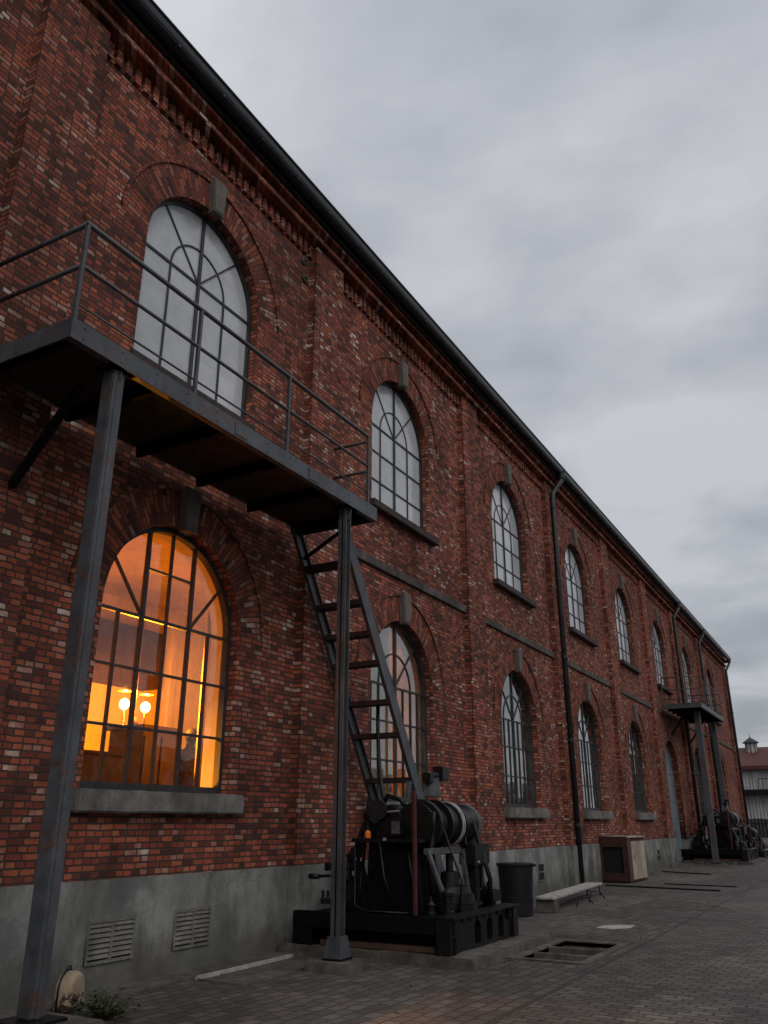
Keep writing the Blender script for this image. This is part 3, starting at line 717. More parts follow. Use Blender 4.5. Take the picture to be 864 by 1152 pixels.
# low dark sideboard to the left and picture frame on the wall
sb = thing('sideboard', 'low brown sideboard in the lit room left of the cupboard', 'sideboard', (-1.6, 7.9, 1.09))
o3 = sb.location
MB(o3).box(-1.9, -1.3, 7.1, 8.25, 1.09, 2.42, .01).build('body', M['wardrobe'], sb)
MB(o3).box(-1.93, -1.27, 7.07, 8.28, 2.42, 2.46, .008).build('top', M['wardrobe'], sb)
sh = thing('wall_cabinet', 'brown hanging cabinet on the back wall of the lit room', 'cabinet', (RX, 10.3, 3.7))
MB(sh.location).box(RX, RX + .45, 9.6, 11.7, 3.95, 5.0, .01).build('body', M['brownwood'], sh)
MB(sh.location).box(RX + .455, RX + .47, 9.66, 10.6, 4.0, 4.95, .006).build('door', M['brownwood'], sh)
MB(sh.location).box(RX + .455, RX + .47, 10.7, 11.64, 4.0, 4.95, .006).build('door', M['brownwood'], sh)

def skin_body(name, joints, edges, mat, parent=None, sub=2):
    me = bpy.data.meshes.new(name); me.from_pydata([j[:3] for j in joints], edges, [])
    ob = bpy.data.objects.new(name, me); COL.objects.link(ob)
    ob.modifiers.new('s', 'SKIN')
    for v, j in zip(me.skin_vertices[0].data, joints):
        v.radius = (j[3], j[4] if len(j) > 4 else j[3]); v.use_root = False
    me.skin_vertices[0].data[0].use_root = True
    m_ = ob.modifiers.new('u', 'SUBSURF'); m_.levels = sub
    dg = bpy.context.evaluated_depsgraph_get(); dg.update()
    nm = bpy.data.meshes.new_from_object(ob.evaluated_get(dg)); bpy.data.objects.remove(ob)
    nm.name = name; nm.polygons.foreach_set('use_smooth', [True] * len(nm.polygons))
    nm.materials.clear(); return link(name, nm, mat, parent)
pr = thing('person', 'person in a long dark coat standing inside the lit window', 'person', (-1.5, 9.72, 1.12), rz=R(60))
J = [(0, 0, .95, .15, .12), (0, 0, 1.12, .14, .11), (0, 0, 1.32, .17, .12), (0, 0, 1.45, .10, .08), (0, .01, 1.54, .055), (0, .015, 1.62, .085, .09), (0, .015, 1.72, .075, .08),
     (-.19, 0, 1.42, .07), (-.24, -.01, 1.16, .052), (-.25, .06, .92, .042), (-.25, .09, .83, .035),
     (.19, 0, 1.42, .07), (.24, -.01, 1.16, .052), (.25, .06, .92, .042), (.25, .09, .83, .035),
     (-.10, 0, .85, .11), (-.10, .01, .48, .08), (-.10, -.01, .10, .055), (-.10, .10, .05, .045),
     (.10, 0, .85, .11), (.10, .01, .48, .08), (.10, -.01, .10, .055), (.10, .10, .05, .045)]
E_ = [(0, 1), (1, 2), (2, 3), (3, 4), (4, 5), (5, 6), (3, 7), (7, 8), (8, 9), (9, 10), (3, 11), (11, 12), (12, 13), (13, 14), (0, 15), (15, 16), (16, 17), (17, 18), (0, 19), (19, 20), (20, 21), (21, 22)]
skin_body('body', J, E_, M['cloth_dark'], pr)
mb = MB(); mb.lathe((0, 0, .50), (0, 0, 1), [(0, .245), (.25, .225), (.5, .185), (.75, .20), (.9, .17), (.96, .09)], 20)
o = mb.build('coat', M['cloth_dark'], pr)
for v in o.data.vertices: v.co.y *= .72
mb = MB(); bmesh.ops.create_icosphere(mb.bm, subdivisions=3, radius=.105)
for v in mb.bm.verts: v.co = Vector((v.co.x * .92, v.co.y * 1.02 - .012, v.co.z * 1.05 + 1.70))
mb.build('hair', M['hair'], pr)
# curtain hanging at the right of the lit window
def curtain(y0, y1, x_, z0, z1, label, mat, amp=.05, pitch=.13):
    n = int((y1 - y0) / .02); mb = MB(); A = []; B = []
    for k in range(n + 1):
        yy = y0 + (y1 - y0) * k / n; xx = x_ + amp * math.sin(2 * math.pi * yy / pitch) + .02 * math.sin(yy * 17)
        A.append(mb.bm.verts.new((xx, yy, z0))); B.append(mb.bm.verts.new((xx * 1.0, y0 + (yy - y0) * .94, z1)))
    for k in range(n):
        f_ = mb.bm.faces.new((A[k], A[k + 1], B[k + 1], B[k])); f_.smooth = True
    mb.off = Vector((x_, (y0 + y1) / 2, z1))
    o = mb.build('curtain', mat, None, (x_, (y0 + y1) / 2, z1)); m_ = o.modifiers.new('t', 'SOLIDIFY'); m_.thickness = .006
    tag(o, label, 'curtain'); return o
curtain(8.98, 9.55, -.75, 1.3, 5.1, 'orange lit curtain gathered at the right side of the lit window', M['plaster'])
curtain(12.30, 14.55, -.75, 1.3, 5.45, 'pale tan curtain added to block room light at the window behind the ladder', M['curtain'], .04, .17)  # added curtain, stops the lit room showing through this window
for c, w_, lb in ((19.8, .95, 'tan half curtain behind the ground floor window just left of the long downpipe'), (25.9, .8, 'tan curtain behind the ground floor window just right of the long downpipe'),
                  (32.1, .9, 'tan curtain behind the ground floor window right of the maroon cabinet'), (45.3, .8, 'tan curtain behind the ground floor window between the far balcony posts'), (52.9, .9, 'tan curtain behind the last ground floor window at the far end')):
    curtain(c - w_, c + w_, -.62, 1.3, 3.75 + .2 * (w_ < .85), lb, M['curtain'], .03, .21)
# ------------------------------------------------------------------ steel balconies
def balcony(name, label, x1, y0, y1, zt, posts, fz, px, prads, root_group, foot, braces):
    t = thing(name, label, 'balcony', (x1 / 2, (y0 + y1) / 2, 0), root_group); o3 = t.location
    xw = PD + .01
    mb = MB(o3)     # channel steel edge round the deck
    mb.box(x1 - .02, x1, y0, y1, zt - fz, zt, .003); mb.box(x1 - .08, x1 - .02, y0 + .02, y1 - .02, zt - fz, zt - fz + .02); 
    mb.box(xw, x1 - .021, y0, y0 + .02, zt - fz, zt, .003); mb.box(xw, x1 - .021, y1 - .02, y1, zt - fz, zt, .003)
    mb.build('edge_beam', M['steel'], t)
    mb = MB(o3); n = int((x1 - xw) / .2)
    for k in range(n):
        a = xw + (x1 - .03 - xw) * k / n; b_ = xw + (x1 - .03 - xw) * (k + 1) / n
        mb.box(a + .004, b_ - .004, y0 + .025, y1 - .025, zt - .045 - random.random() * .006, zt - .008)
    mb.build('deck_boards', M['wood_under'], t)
    n = max(3, int((y1 - y0) / .95))
    for k in range(n + 1):
        yy = y0 + .12 + (y1 - y0 - .24) * k / n
        MB(o3).box(xw, x1 - .085, yy - .03, yy + .03, zt - fz + .02, zt - .052).build('joist', M['iron_dark'], t)
    for yy, prad, foot_, brc in zip(posts, prads, foot, braces):
        p = MB(o3); foot = foot_
        if prad > .07:
            p.box(px - prad, px + prad, yy - prad, yy + prad, foot + .03, zt - fz + .002, .012)
            p.box(px - prad - .006, px + prad + .006, yy - prad * .32, yy + prad * .32, foot + .03, zt - fz, .002)
        else:
            p.box(px - prad, px + prad, yy - prad, yy - prad + .014, foot + .02, zt - fz); p.box(px - prad, px + prad, yy + prad - .014, yy + prad, foot + .02, zt - fz)
            p.box(px - .009, px + .009, yy - prad, yy + prad, foot + .02, zt - fz)
        po = p.build('post', M['steel'], t)
        MB(o3).box(px - .13, px + .13, yy - .16, yy + .16, zt - fz - .0, zt - fz + .018).build('cap_plate', M['iron_dark'], po)
        # knee brace back to the wall
        if brc: MB(o3).bar((xw, yy, zt - 1.15), (px - .45, yy, zt - fz), .07, .07).build('brace', M['iron_dark'], t)
    return t, o3
b1, o3 = balcony('steel_balcony', 'dark steel balcony on two posts spanning the front of the lit window', 1.58, 4.25, 9.88, 5.93, (4.92, 9.22), .21, 1.44, (.076, .062), 'steel balconies on the warehouse front', (.21, .11), (True, False))
# make the right hand post slimmer with an open channel section
zt = 5.93
def rail(t, o3, pts, r=.021): return MB(o3).tube(pts, r, 10).build('rail', M['steel'], t)
xr = 1.545
rp = [4.29, 5.93, 7.64, 9.66]
for yy in rp: MB(o3).box(xr - .02, xr + .02, yy - .02, yy + .02, zt - .12, zt + 1.08, .003).build('rail_post', M['steel'], b1)
mb = MB(o3)
for k in range(12):
    yy = 4.4 + k * .47
    mb.lathe((1.579, yy, zt - .05), (1, 0, 0), [(0, .011), (.008, .011), (.010, .006)], 6)
    mb.lathe((1.579, yy, zt - .16), (1, 0, 0), [(0, .011), (.008, .011), (.010, .006)], 6)
tag(mb.build('bolt_heads', M['steel'], b1), kind='stuff')
for yy in (4.92, 9.22):
    MB(o3).prism([(1.36, zt - .212), (1.54, zt - .212), (1.54, zt - .30), (1.50, zt - .38)], yy - .006, yy + .006, 'y').build('gusset', M['steel'], b1)
for yy in (6.6, 8.1):
    MB(o3).box(1.582, 1.590, yy, yy + .22, zt - .18, zt - .03).build('splice_plate', M['steel'], b1)
rail(b1, o3, [(xr, 4.27, zt + 1.08), (xr, 9.68, zt + 1.08)], .026); rail(b1, o3, [(xr, 4.29, zt + .60), (xr, 9.66, zt + .60)], .02); rail(b1, o3, [(xr, 4.29, zt + .18), (xr, 9.66, zt + .18)], .012)
for z_ in (1.08, .60): rail(b1, o3, [(.16, 4.29, zt + z_), (xr, 4.29, zt + z_)], .024)
MB(o3).box(.17, .21, 4.27, 4.31, zt, zt + 1.08).build('rail_post', M['steel'], b1)
for z_ in (1.00, .52): rail(b1, o3, [(xr, 9.66, zt + z_), (.95, 9.66, zt + z_)], .022)

b2, o3 = balcony('steel_balcony', 'far dark steel balcony on two posts above the blue door', 1.72, 36.9, 43.1, 6.30, (38.2, 42.6), .20, 1.3, (.115, .10), 'steel balconies on the warehouse front', (.07, .07), (True, True))
zt = 6.30; xr = 1.68
for yy in (36.95, 38.5, 40.0, 41.5, 43.05): MB(o3).box(xr - .02, xr + .02, yy - .02, yy + .02, zt - .1, zt + 1.1).build('rail_post', M['steel'], b2)
for z_ in (1.1, .6, .2): rail(b2, o3, [(.16, 36.95, zt + z_), (xr, 36.95, zt + z_), (xr, 43.05, zt + z_), (.16, 43.05, zt + z_)], .02)
for xx in (.2, .9): MB(o3).box(xx - .02, xx + .02, 36.93, 36.97, zt - .1, zt + 1.1).build('rail_post', M['steel'], b2)

# post feet: shoes and blocks
def foot(y, x_, s, h, label, shoe):
    t = thing('post_footing', label, 'footing', (x_, y, 0), 'concrete footings under the balcony posts')
    o3 = t.location
    me = MB(o3); me.box(x_ - s, x_ + s, y - s * .85, y + s * .85, -.03, h, .02)
    ob = me.build('block', M['kerb'], t)
    me = MB(o3); pw = .13 if shoe else .19; me.box(x_ - pw, x_ + pw, y - pw, y + pw, h, h + .025, .003); me.build('base_plate', M['iron'], t)
    if shoe:
        mb = MB(o3)
        a, b_ = .12, .085
        z0, z1 = h + .026, h + .25
        P = [[(x_ + sx * q, y + sy * q, z) for sx, sy in ((-1, -1), (1, -1), (1, 1), (-1, 1))] for q, z in ((a, z0), (b_, z1))]
        for k in range(4): mb.quad(P[0][k], P[0][(k + 1) % 4], P[1][(k + 1) % 4], P[1][k])
        mb.quad(*P[1])
        mb.build('shoe', M['steel'], t)
    return t
foot(4.92, 1.44, .42, .21, 'concrete block under the nearest thick balcony post', False)
foot(9.22, 1.44, .30, .11, 'concrete block under the slim post beside the ladder, with a flared metal shoe', True)
foot(38.2, 1.3, .4, .07, 'concrete block under the near post of the far balcony', False)
foot(42.6, 1.3, .4, .07, 'concrete block under the far post of the far balcony', False)

# ------------------------------------------------------------------ ship ladder from the balcony to the winch
ld_ = thing('steel_ladder', 'steep dark steel ladder stair with open treads leaning up to the balcony end', 'ladder', (.68, 13.3, 0))
o3 = ld_.location
def lp(t, x_): # along the ladder, t = height
    return Vector((x_, 9.72 + (5.75 - t) * .634, t))
for x_ in (.25, 1.10):
    mb = MB(o3); mb.bar(lp(5.8, x_), lp(.05, x_), .018, .19, up=(0, 1, 0)); s_ = -1 if x_ < .6 else 1
    d = (lp(0, x_) - lp(1, x_)).normalized(); n_ = Vector((0, d.z, -d.y)) * .095
    for sg in (-1, 1): mb.bar(lp(5.8, x_ - s_ * .02) + n_ * sg, lp(.05, x_ - s_ * .02) + n_ * sg, .06, .014, up=(0, 1, 0))
    mb.build('stringer', M['steel'], ld_)
for z_ in (5.25, 4.72, 4.30, 3.90, 3.36, 2.90, 2.26, 1.72, 1.2, .7, .3):
    p = lp(z_, .25)
    MB(o3).box(.26, 1.09, p.y - .10, p.y + .11, z_ - .075, z_ + .0, .004).build('tread', M['tread'], ld_)
    
MB(o3).bar((.30, 9.9, 5.35), (1.02, 9.9, 5.72), .05, .04).build('brace', M['iron'], ld_)
hs = tag(MB((1.2, 11.3, 1.8)).tube([(.80, 11.3, 3.30), (.80, 11.3, 2.9), (.83, 11.28, 2.5), (.92, 11.2, 2.1), (1.05, 11.1, 1.8), (1.15, 11.0, 1.5)], .03, 10).build('hose', M['iron'], None, (1.2, 11.3, 1.8)), 'black bent hose hanging from the ladder down to the winch', 'hose')

# ------------------------------------------------------------------ the winch on its foundation
def make_winch():
    t = thing('winch_machine', 'black antique cable winch with drum and levers on the stone slab by the ladder foot', 'winch', (1.6, 11.0, .12), 'old winches along the warehouse wall')
    o3 = t.location
    # skid: two long beams with arched stands
    mb = MB(o3); mb.box(.36, 2.66, 10.05, 10.17, .33, .52, .008); mb.box(.6, 2.5, 10.30, 10.40, .12, .44, .008); mb.box(.36, .66, 10.06, 10.3, .12, .33, .008); mb.box(2.44, 2.66, 10.06, 10.2, .12, .33, .008); mb.box(.5, 2.66, 11.95, 12.07, .36, .52, .008); mb.box(.5, 2.55, 10.17, 11.95, .44, .50, .004)
    mb.build('deck', M['iron_dark'], t)
    sd_ = fill_mesh('side_frame', [[(10.18, .12), (12.3, .12), (12.3, .50), (10.18, .50)]] + [arch_loop(c, .10, .17, .34, 10) for c in (10.95, 11.35, 11.75)], 2.52, 2.62)
    for v in sd_.vertices: v.co -= o3
    link('side_frame', sd_, M['iron'], t)
    mb = MB(o3); mb.box(2.45, 2.70, 10.05, 12.32, .505, .53, .004); mb.build('rim', M['iron'], t)
    MB(o3).box(.75, 2.42, 10.12, 10.26, .125, .19, .008).build('sole_plank', M['brownwood'], t)
    for yy in (10.12, 12.22): MB(o3).box(2.47, 2.66, yy - .1, yy + .1, .12, .50, .01).build('corner_foot', M['iron'], t)
    # sheet casing
    mb = MB(o3); mb.prism([(1.30, .52), (2.02, .52), (1.96, 1.20), (1.70, 1.36), (1.34, 1.36)], 10.36, 11.1, 'y'); mb.bar((1.16, 10.32, .52), (1.24, 10.32, 1.37), .06, .05, up=(0, 1, 0)); mb.bar((2.12, 10.32, .52), (2.04, 10.32, 1.37), .06, .05, up=(0, 1, 0)); mb.bar((1.16, 10.30, .60), (1.62, 10.34, 1.36), .045, .03, up=(0, 1, 0)); mb.build('casing', M['iron_dark'], t)
    MB(o3).box(1.12, 2.14, 10.26, 11.25, 1.36, 1.41, .008).build('casing_lid', M['iron'], t)
    mb = MB(o3); mb.tube([(1.55, 10.28, 1.36), (1.62, 10.27, .95), (1.78, 10.28, .55)], .02, 8); mb.build('cable', M['iron'], t)
    # drum
    ax = Vector((1.98, 10.62, 1.585)); DS = .72
    mb = MB(o3); P = [(0, .02), (0, .43), (.02, .445), (.05, .445), (.06, .30)]
    t_ = .06
    while t_ < .36:
        P += [(t_, .30), (t_ + .012, .33), (t_ + .028, .33), (t_ + .04, .30)]; t_ += .04
    P += [(.37, .44), (.42, .44), (.425, .31)]
    t_ = .42
    while t_ < .70:
        P += [(t_, .33), (t_ + .012, .36), (t_ + .03, .36), (t_ + .042, .33)]; t_ += .042
    P += [(.72, .40), (.74, .405)]
    mb.lathe(ax, (0, 1, 0), P + [(.745, .02)], 44); mb.scale_about(ax, Vector((0, 1, 0)), DS); mb.build('drum', M['rope'], t, smooth_angle=R(40))
    mb = MB(o3)
    for q in (.745, .80):
        mb.lathe(ax + Vector((0, q, 0)), (0, 1, 0), [(0, .36), (.0, .418), (.02, .425), (.035, .418), (.035, .36)], 44)
    mb.scale_about(ax, Vector((0, 1, 0)), DS)
    mb.build('drum_rim', M['brightiron'], t, smooth_angle=R(40))
    mb = MB(o3); P = [(.84, .02), (.84, .16), (.93, .16), (.94, .38), (.99, .38)]
    t_ = 1.0
    while t_ < 1.26:
        P += [(t_, .30), (t_ + .02, .335), (t_ + .05, .335), (t_ + .07, .30)]; t_ += .07
    P += [(1.32, .37), (1.37, .37), (1.38, .02)]
    mb.lathe(ax, (0, 1, 0), P, 40); mb.scale_about(ax, Vector((0, 1, 0)), DS); mb.build('brake_drum', M['iron'], t, smooth_angle=R(40))
    MB(o3).lathe(ax, (0, 1, 0), [(1.38, .27), (1.42, .29), (1.50, .27), (1.53, .19), (1.54, .02)], 36).build('end_bell', M['greyiron'], t, smooth_angle=R(40))
    MB(o3).lathe(ax, (0, 1, 0), [(-.25, .055), (1.75, .055)], 16).build('shaft', M['iron'], t)
    # gear wheel facing the viewer with spokes
    g_ = MB(o3); g_.lathe(ax + Vector((0, -.16, 0)), (0, 1, 0), [(0, .20), (0, .37), (.06, .37), (.06, .20)], 40)
    for k in range(40):
        a = 2 * math.pi * k / 40; c = ax + Vector((math.cos(a) * .375, -.13, math.sin(a) * .375))
        g_.bar(c - Vector((0, .03, 0)), c + Vector((0, .03, 0)), .03, .03, up=(math.cos(a), 0, math.sin(a)))
    g_.scale_about(ax, Vector((0, 1, 0)), DS)
    g_.build('gear', M['iron'], t)
    # bearing bracket on top of the drum
    mb = MB(o3); mb.prism([(10.85, 1.95), (11.22, 1.95), (11.15, 2.2), (11.02, 2.24), (10.92, 2.18)], 1.93, 2.02, 'x'); mb.build('top_bracket', M['greyiron'], t)
    mb = MB(o3); mb.tube([(1.98, 10.9, 2.2), (1.98, 11.35, 2.26)], .05, 12); mb.box(1.90, 2.06, 11.18, 11.42, 2.16, 2.36, .015); mb.box(1.92, 2.05, 10.80, 10.95, 2.12, 2.26, .015); mb.build('pawl', M['iron'], t)
    # A-frame, grey, carrying the drum
    mb = MB(o3)
    mb.bar((2.22, 10.35, 1.27), (2.40, 10.60, .53), .035, .07, up=(0, 1, 0)); mb.bar((2.20, 10.32, 1.26), (2.26, 11.25, 1.26), .05, .07)
    mb.bar((2.28, 11.3, 1.26), (2.3, 11.45, .53), .05, .09, up=(0, 1, 0))
    mb.build('side_bracket', M['greyiron'], t)
    # stepped gear pedestal under the drum
    mb = MB(o3); mb.lathe((2.15, 11.15, .53), (0, 0, 1), [(0, .36), (.09, .36), (.10, .33), (.19, .32), (.20, .29), (.28, .27), (.30, .14), (.45, .12), (.47, .05), (.7, .05)], 32); mb.build('pedestal', M['iron'], t, smooth_angle=R(35))
    mb = MB(o3); mb.box(2.20, 2.44, 11.35, 11.9, 1.05, 1.33, .02); mb.box(2.26, 2.40, 11.45, 11.6, .53, 1.06, .01); mb.box(2.26, 2.36, 11.75, 11.85, .75, 1.05, .01); mb.bar((2.32, 11.75, 1.05), (2.3, 12.0, .68), .04, .05, up=(0, 1, 0)); mb.box(2.2, 2.5, 11.8, 12.12, .58, .72, .012)
    mb.build('end_bearing', M['iron'], t)
    for dy in (11.45, 11.68): MB(o3).box(2.441, 2.446, dy, dy + .06, 1.09, 1.115).build('name_plate', M['brightiron'], t)
    # gearbox stack over the casing
    mb = MB(o3); mb.box(1.30, 1.85, 10.45, 11.0, 1.41, 1.62, .02); mb.lathe((1.62, 10.42, 1.66), (0, 1, 0), [(0, .16), (.05, .18), (.5, .18), (.55, .12)], 24); mb.box(1.66, 1.84, 10.36, 10.5, 1.44, 1.66, .01)
    mb.lathe((1.30, 10.4, 1.55), (0, 1, 0), [(0, .10), (.04, .12), (.3, .12), (.32, .05)], 20); mb.tube([(1.45, 10.5, 1.8), (1.55, 10.5, 1.95), (1.75, 10.5, 1.9), (1.85, 10.55, 1.75)], .035, 10)
    mb.build('gearbox', M['iron'], t)
    MB(o3).box(1.69, 1.81, 10.352, 10.358, 1.47, 1.62).build('data_plate', M['greyiron'], t)
    MB(o3).bar((1.57, 10.38, 1.74), (1.80, 10.36, 1.755), .03, .02).build('grease_cap', M['brightiron'], t)
    MB(o3).bar((1.95, 10.3, 1.90), (1.99, 10.3, 2.12), .07, .05).build('cover_cap', M['greyiron'], t)
    # tall reddish pipe at the front
    MB(o3).bar((2.16, 10.10, .53), (2.16, 10.10, 1.99), .05, .05, up=(0, 1, 0), bev=.008).build('red_pole', M['redpaint'], t)
    # brake levers on the left
    for (a, b_, w_) in (((1.13, 10.5, .55), (1.2, 10.6, 2.0), .035), ((.86, 10.35, .6), (1.18, 10.5, 1.55), .07), ((.80, 10.3, .5), (.95, 10.35, .95), .05), ((1.25, 10.6, 1.4), (1.42, 10.5, 1.86), .03), ((1.25, 10.6, 1.4), (1.22, 10.45, 1.72), .022)):
        lv = MB(o3).bar(a, b_, w_, w_ * .7, up=(0, 1, 0), bev=.006).build('lever', M['iron'], t)
    mb = MB(o3); mb.tube([(.92, 10.3, .95), (.62, 10.2, .93)], .02, 10); mb.tube([(.66, 10.2, .93), (.52, 10.18, .93)], .034, 12); mb.build('crank_handle', M['iron'], t)
    mb = MB(o3); mb.lathe((.92, 10.45, .80), (.25, -1, 0), [(0, .05), (0, .18), (.05, .18), (.05, .05)], 28); mb.box(.70, 1.1, 10.45, 10.75, .52, .78, .02); mb.box(.74, .80, 10.2, 10.3, 1.0, 1.1, .01); mb.build('brake_gear', M['iron'], t)
    # ribbed block and valves low on the left
    mb = MB(o3)
    for k in range(4): mb.lathe((.72 + k * .08, 10.22, .60), (0, 0, 1), [(0, .03), (.06, .035), (.08, .02), (.16, .02)], 10)
    mb.build('valve_row', M['iron'], t)
    # pipes, rods, bolts and castings crowding the frame
    rw = random.Random(11)
    for k in range(14):
        x_ = rw.uniform(.9, 2.45); y_ = rw.uniform(10.2, 11.8); r_ = rw.uniform(.015, .04)
        MB(o3).tube([(x_, y_, .52), (x_ + rw.uniform(-.1, .1), y_ + rw.uniform(-.1, .1), rw.uniform(.8, 1.1)), (x_ + rw.uniform(-.3, .3), y_ + rw.uniform(-.2, .2), rw.uniform(1.15, 1.75))], r_, 8).build('rod', M['iron'], t)
    for (x_, y_, z_, r_, h_) in ((1.0, 10.35, .9, .10, .16), (2.42, 10.5, .53, .08, .25), (2.30, 10.25, .53, .06, .12), (1.25, 10.75, 1.41, .09, .32), (1.02, 10.5, 1.0, .12, .2), (2.36, 12.0, .53, .10, .2)):
        MB(o3).lathe((x_, y_, z_), (0, 0, 1), [(0, r_), (.03, r_), (.04, r_ * .8), (h_ * .8, r_ * .8), (h_ * .8 + .01, r_), (h_, r_), (h_ + .04, r_ * .35), (h_ + .09, r_ * .3)], 18).build('casting', M['iron'], t)
    for k in range(9):
        MB(o3).lathe((2.62, 10.25 + k * .23, .46), (1, 0, 0), [(0, .018), (.012, .018), (.016, .01)], 6).build('bolt', M['iron'], t)
    MB(o3).tube([(1.2, 10.24, 1.30), (1.2, 10.24, .6), (1.35, 10.22, .54), (2.0, 10.22, .54)], .014, 8).build('oil_pipe', M['iron'], t)
    hw = MB(o3); hw.lathe((1.48, 10.36, 1.76), (.2, -1, .1), [(0, .06), (0, .13), (.02, .14), (.04, .13), (.04, .06)], 24); hw.build('hand_wheel', M['iron'], t)
    # white enamel tags and a red lamp lens
    for (x_, y_, z_, w_, h_) in ((1.18, 10.295, 1.13, .085, .04), (1.62, 10.24, 1.385, .05, .035)):
        MB(o3).box(x_, x_ + w_, y_, y_ + .004, z_, z_ + h_).build('tag_plate', M['brightiron'], t)
    return t
def lampglow(t, o3):
    pass
winch = make_winch(); winch.location.x -= .12; winch.location.y -= .04
slab = thing('foundation_slab', 'dirty stone slab under the black winch near the ladder', 'slab', (1.4, 11.3, 0), 'foundation slabs under the winches')
mb = MB(slab.location); mb.box(.05, 2.86, 9.93, 12.85, -.05, .12, .02)
L = [e for e in mb.bm.edges if e.calc_length() > 1.5]; bmesh.ops.subdivide_edges(mb.bm, edges=L, cuts=16, use_grid_fill=True)
sm = mb.build('slab_top', M['kerb'], slab); jitter(sm.data, 5, .018)
# orange glass indicator lamp standing on the casing
bt = thing('warning_lamp', 'small orange glass lamp standing on the black casing', 'lamp', (1.21, 10.31, 1.41))
m, nt_, b_ = newmat('amber glass'); b_.inputs['Base Color'].default_value = (.75, .17, .03, 1); b_.inputs['Roughness'].default_value = .2; M['amber'] = m
MB(bt.location).lathe(bt.location, (0, 0, 1), [(0, .035), (.01, .042), (.07, .042), (.10, .02)], 16).build('lens', M['amber'], bt)
MB(bt.location).lathe(Vector(bt.location) + Vector((0, 0, .10)), (0, 0, 1), [(0, .02), (.02, .018), (.11, .012), (.12, .004)], 12).build('stem', M['iron'], bt)

def copy_tree(o, parent=None):
    c = o.copy(); COL.objects.link(c); c.parent = parent
    for ch_ in list(o.children): copy_tree(ch_, c)
    return c
w2 = copy_tree(winch); w2.location = (1.15, 41.0, .12); w2.scale = (1.15, 1.6, 1.1)
w2['label'] = 'black antique winch at the far balcony posts, second from the camera'
s2 = copy_tree(slab); s2.location = (1.1, 41.6, 0); s2.scale = (1, 1.7, 1)
s2['label'] = 'long stone slab under the far winch below the far balcony'
w3 = copy_tree(winch); w3.location = (1.25, 47.2, .05); w3.scale = (1.0, 1.1, .75)
w3['label'] = 'low black winch at the far end of the wall behind the far balcony'

# ------------------------------------------------------------------ things along the wall
bn = thing('waste_bin', 'round tapered dark grey waste bin with a lid rim behind the winch', 'bin', (1.12, 16.0, 0))
o3 = bn.location
def loft(mb, rings):
    vs = [[mb.bm.verts.new(p) for p in r] for r in rings]; n = len(vs[0])
    for a, b_ in zip(vs, vs[1:]):
        for k in range(n): mb.bm.faces.new((a[k], a[(k + 1) % n], b_[(k + 1) % n], b_[k]))
    mb.bm.faces.new(vs[0][::-1]); mb.bm.faces.new(vs[-1])
def rr_ring(cx_, cy_, hx, hy, z_, r=.07, n=4):
    P = []
    for sx, sy, a0 in ((1, 1, 0), (-1, 1, 90), (-1, -1, 180), (1, -1, 270)):
        for k in range(n + 1):
            a = R(a0 + 90 * k / n); P.append((cx_ + sx * (hx - r) + r * math.cos(a), cy_ + sy * (hy - r) + r * math.sin(a), z_))
    return P
MB(o3).lathe((1.12, 16, 0), (0, 0, 1), [(0, .27), (.02, .285), (.30, .30), (.305, .307), (.32, .307), (.325, .30), (.84, .33)], 36).build('bin_body', M['plastic'], bn, smooth_angle=R(35))
mb = MB(o3); mb.lathe((1.12, 16, .84), (0, 0, 1), [(0, .345), (.045, .355), (.055, .345)], 36); mb.box(1.42, 1.52, 15.93, 16.07, .845, .885, .01); mb.build('lid', M['plastic'], bn, smooth_angle=R(35))

be = thing('bench', 'low whitish plank bench on a block and thin metal legs by the plinth', 'bench', (1.25, 19, 0), rz=R(4.2))
mb = MB(); mb.box(-.19, .19, -2.35, 2.35, .235, .275, .006); mb.build('seat', M['white_wood'], be)
MB().box(-.18, .18, -2.28, -1.95, 0, .235, .01).build('support_block', M['kerb'], be)
mb = MB()
for xx in (-.15, .15): mb.tube([(xx, 2.1, .24), (xx, 2.16, .0)], .016, 8)
mb.tube([(-.15, 2.13, .1), (.15, 2.13, .1)], .012, 8); mb.build('leg', M['iron'], be)
MB().tube([(.3, -1.0, .02), (.34, -.8, .2), (.38, -.4, .16), (.42, 0, .02)], .014, 8).build('leg', M['iron'], be)
MB().tube([(.3, .2, .02), (.34, .35, .22), (.40, .9, .18), (.44, 1.2, .02)], .014, 8).build('leg', M['iron'], be)

kb = thing('storage_cabinet', 'maroon wooden cabinet with dark opening in front and beige door on its side', 'cabinet', (.42, 26.8, 0), rz=R(-2))
mb = MB(); mb.box(-.45, .45, -.97, .97, .03, .06); mb.box(-.45, .40, -.90, .97, .06, 1.17); mb.build('carcass', M['maroon'], kb)
fm = fill_mesh('front_frame', [[(-.46, .06), (.46, .06), (.46, 1.24), (-.46, 1.24)], [(-.29, .26), (.30, .26), (.30, .95), (-.29, .95)]], -.02, .02)
for v in fm.vertices: v.co = (v.co.y, v.co.x - .965, v.co.z)
link('front_frame', fm, M['maroon'], kb)
MB().box(-.29, .30, -.925, -.915, .26, .95).build('opening', M['black'], kb)  # black sheet paints the shade of the opening, the carcass is solid
MB().box(.401, .43, -.94, -.52, .06, 1.2).build('corner_panel', M['brownwood'], kb)
d_ = MB().box(.401, .442, -.50, .95, .07, 1.10, .006).build('side_door', M['beige'], kb)
MB().tube([(.443, -.38, .62), (.47, -.38, .62), (.47, -.38, .72), (.443, -.38, .72)], .008, 6).build('handle', M['iron'], d_)
MB().box(-.46, .47, -.98, 1.0, 1.205, 1.235, .004).build('top', M['white_wood'], kb)

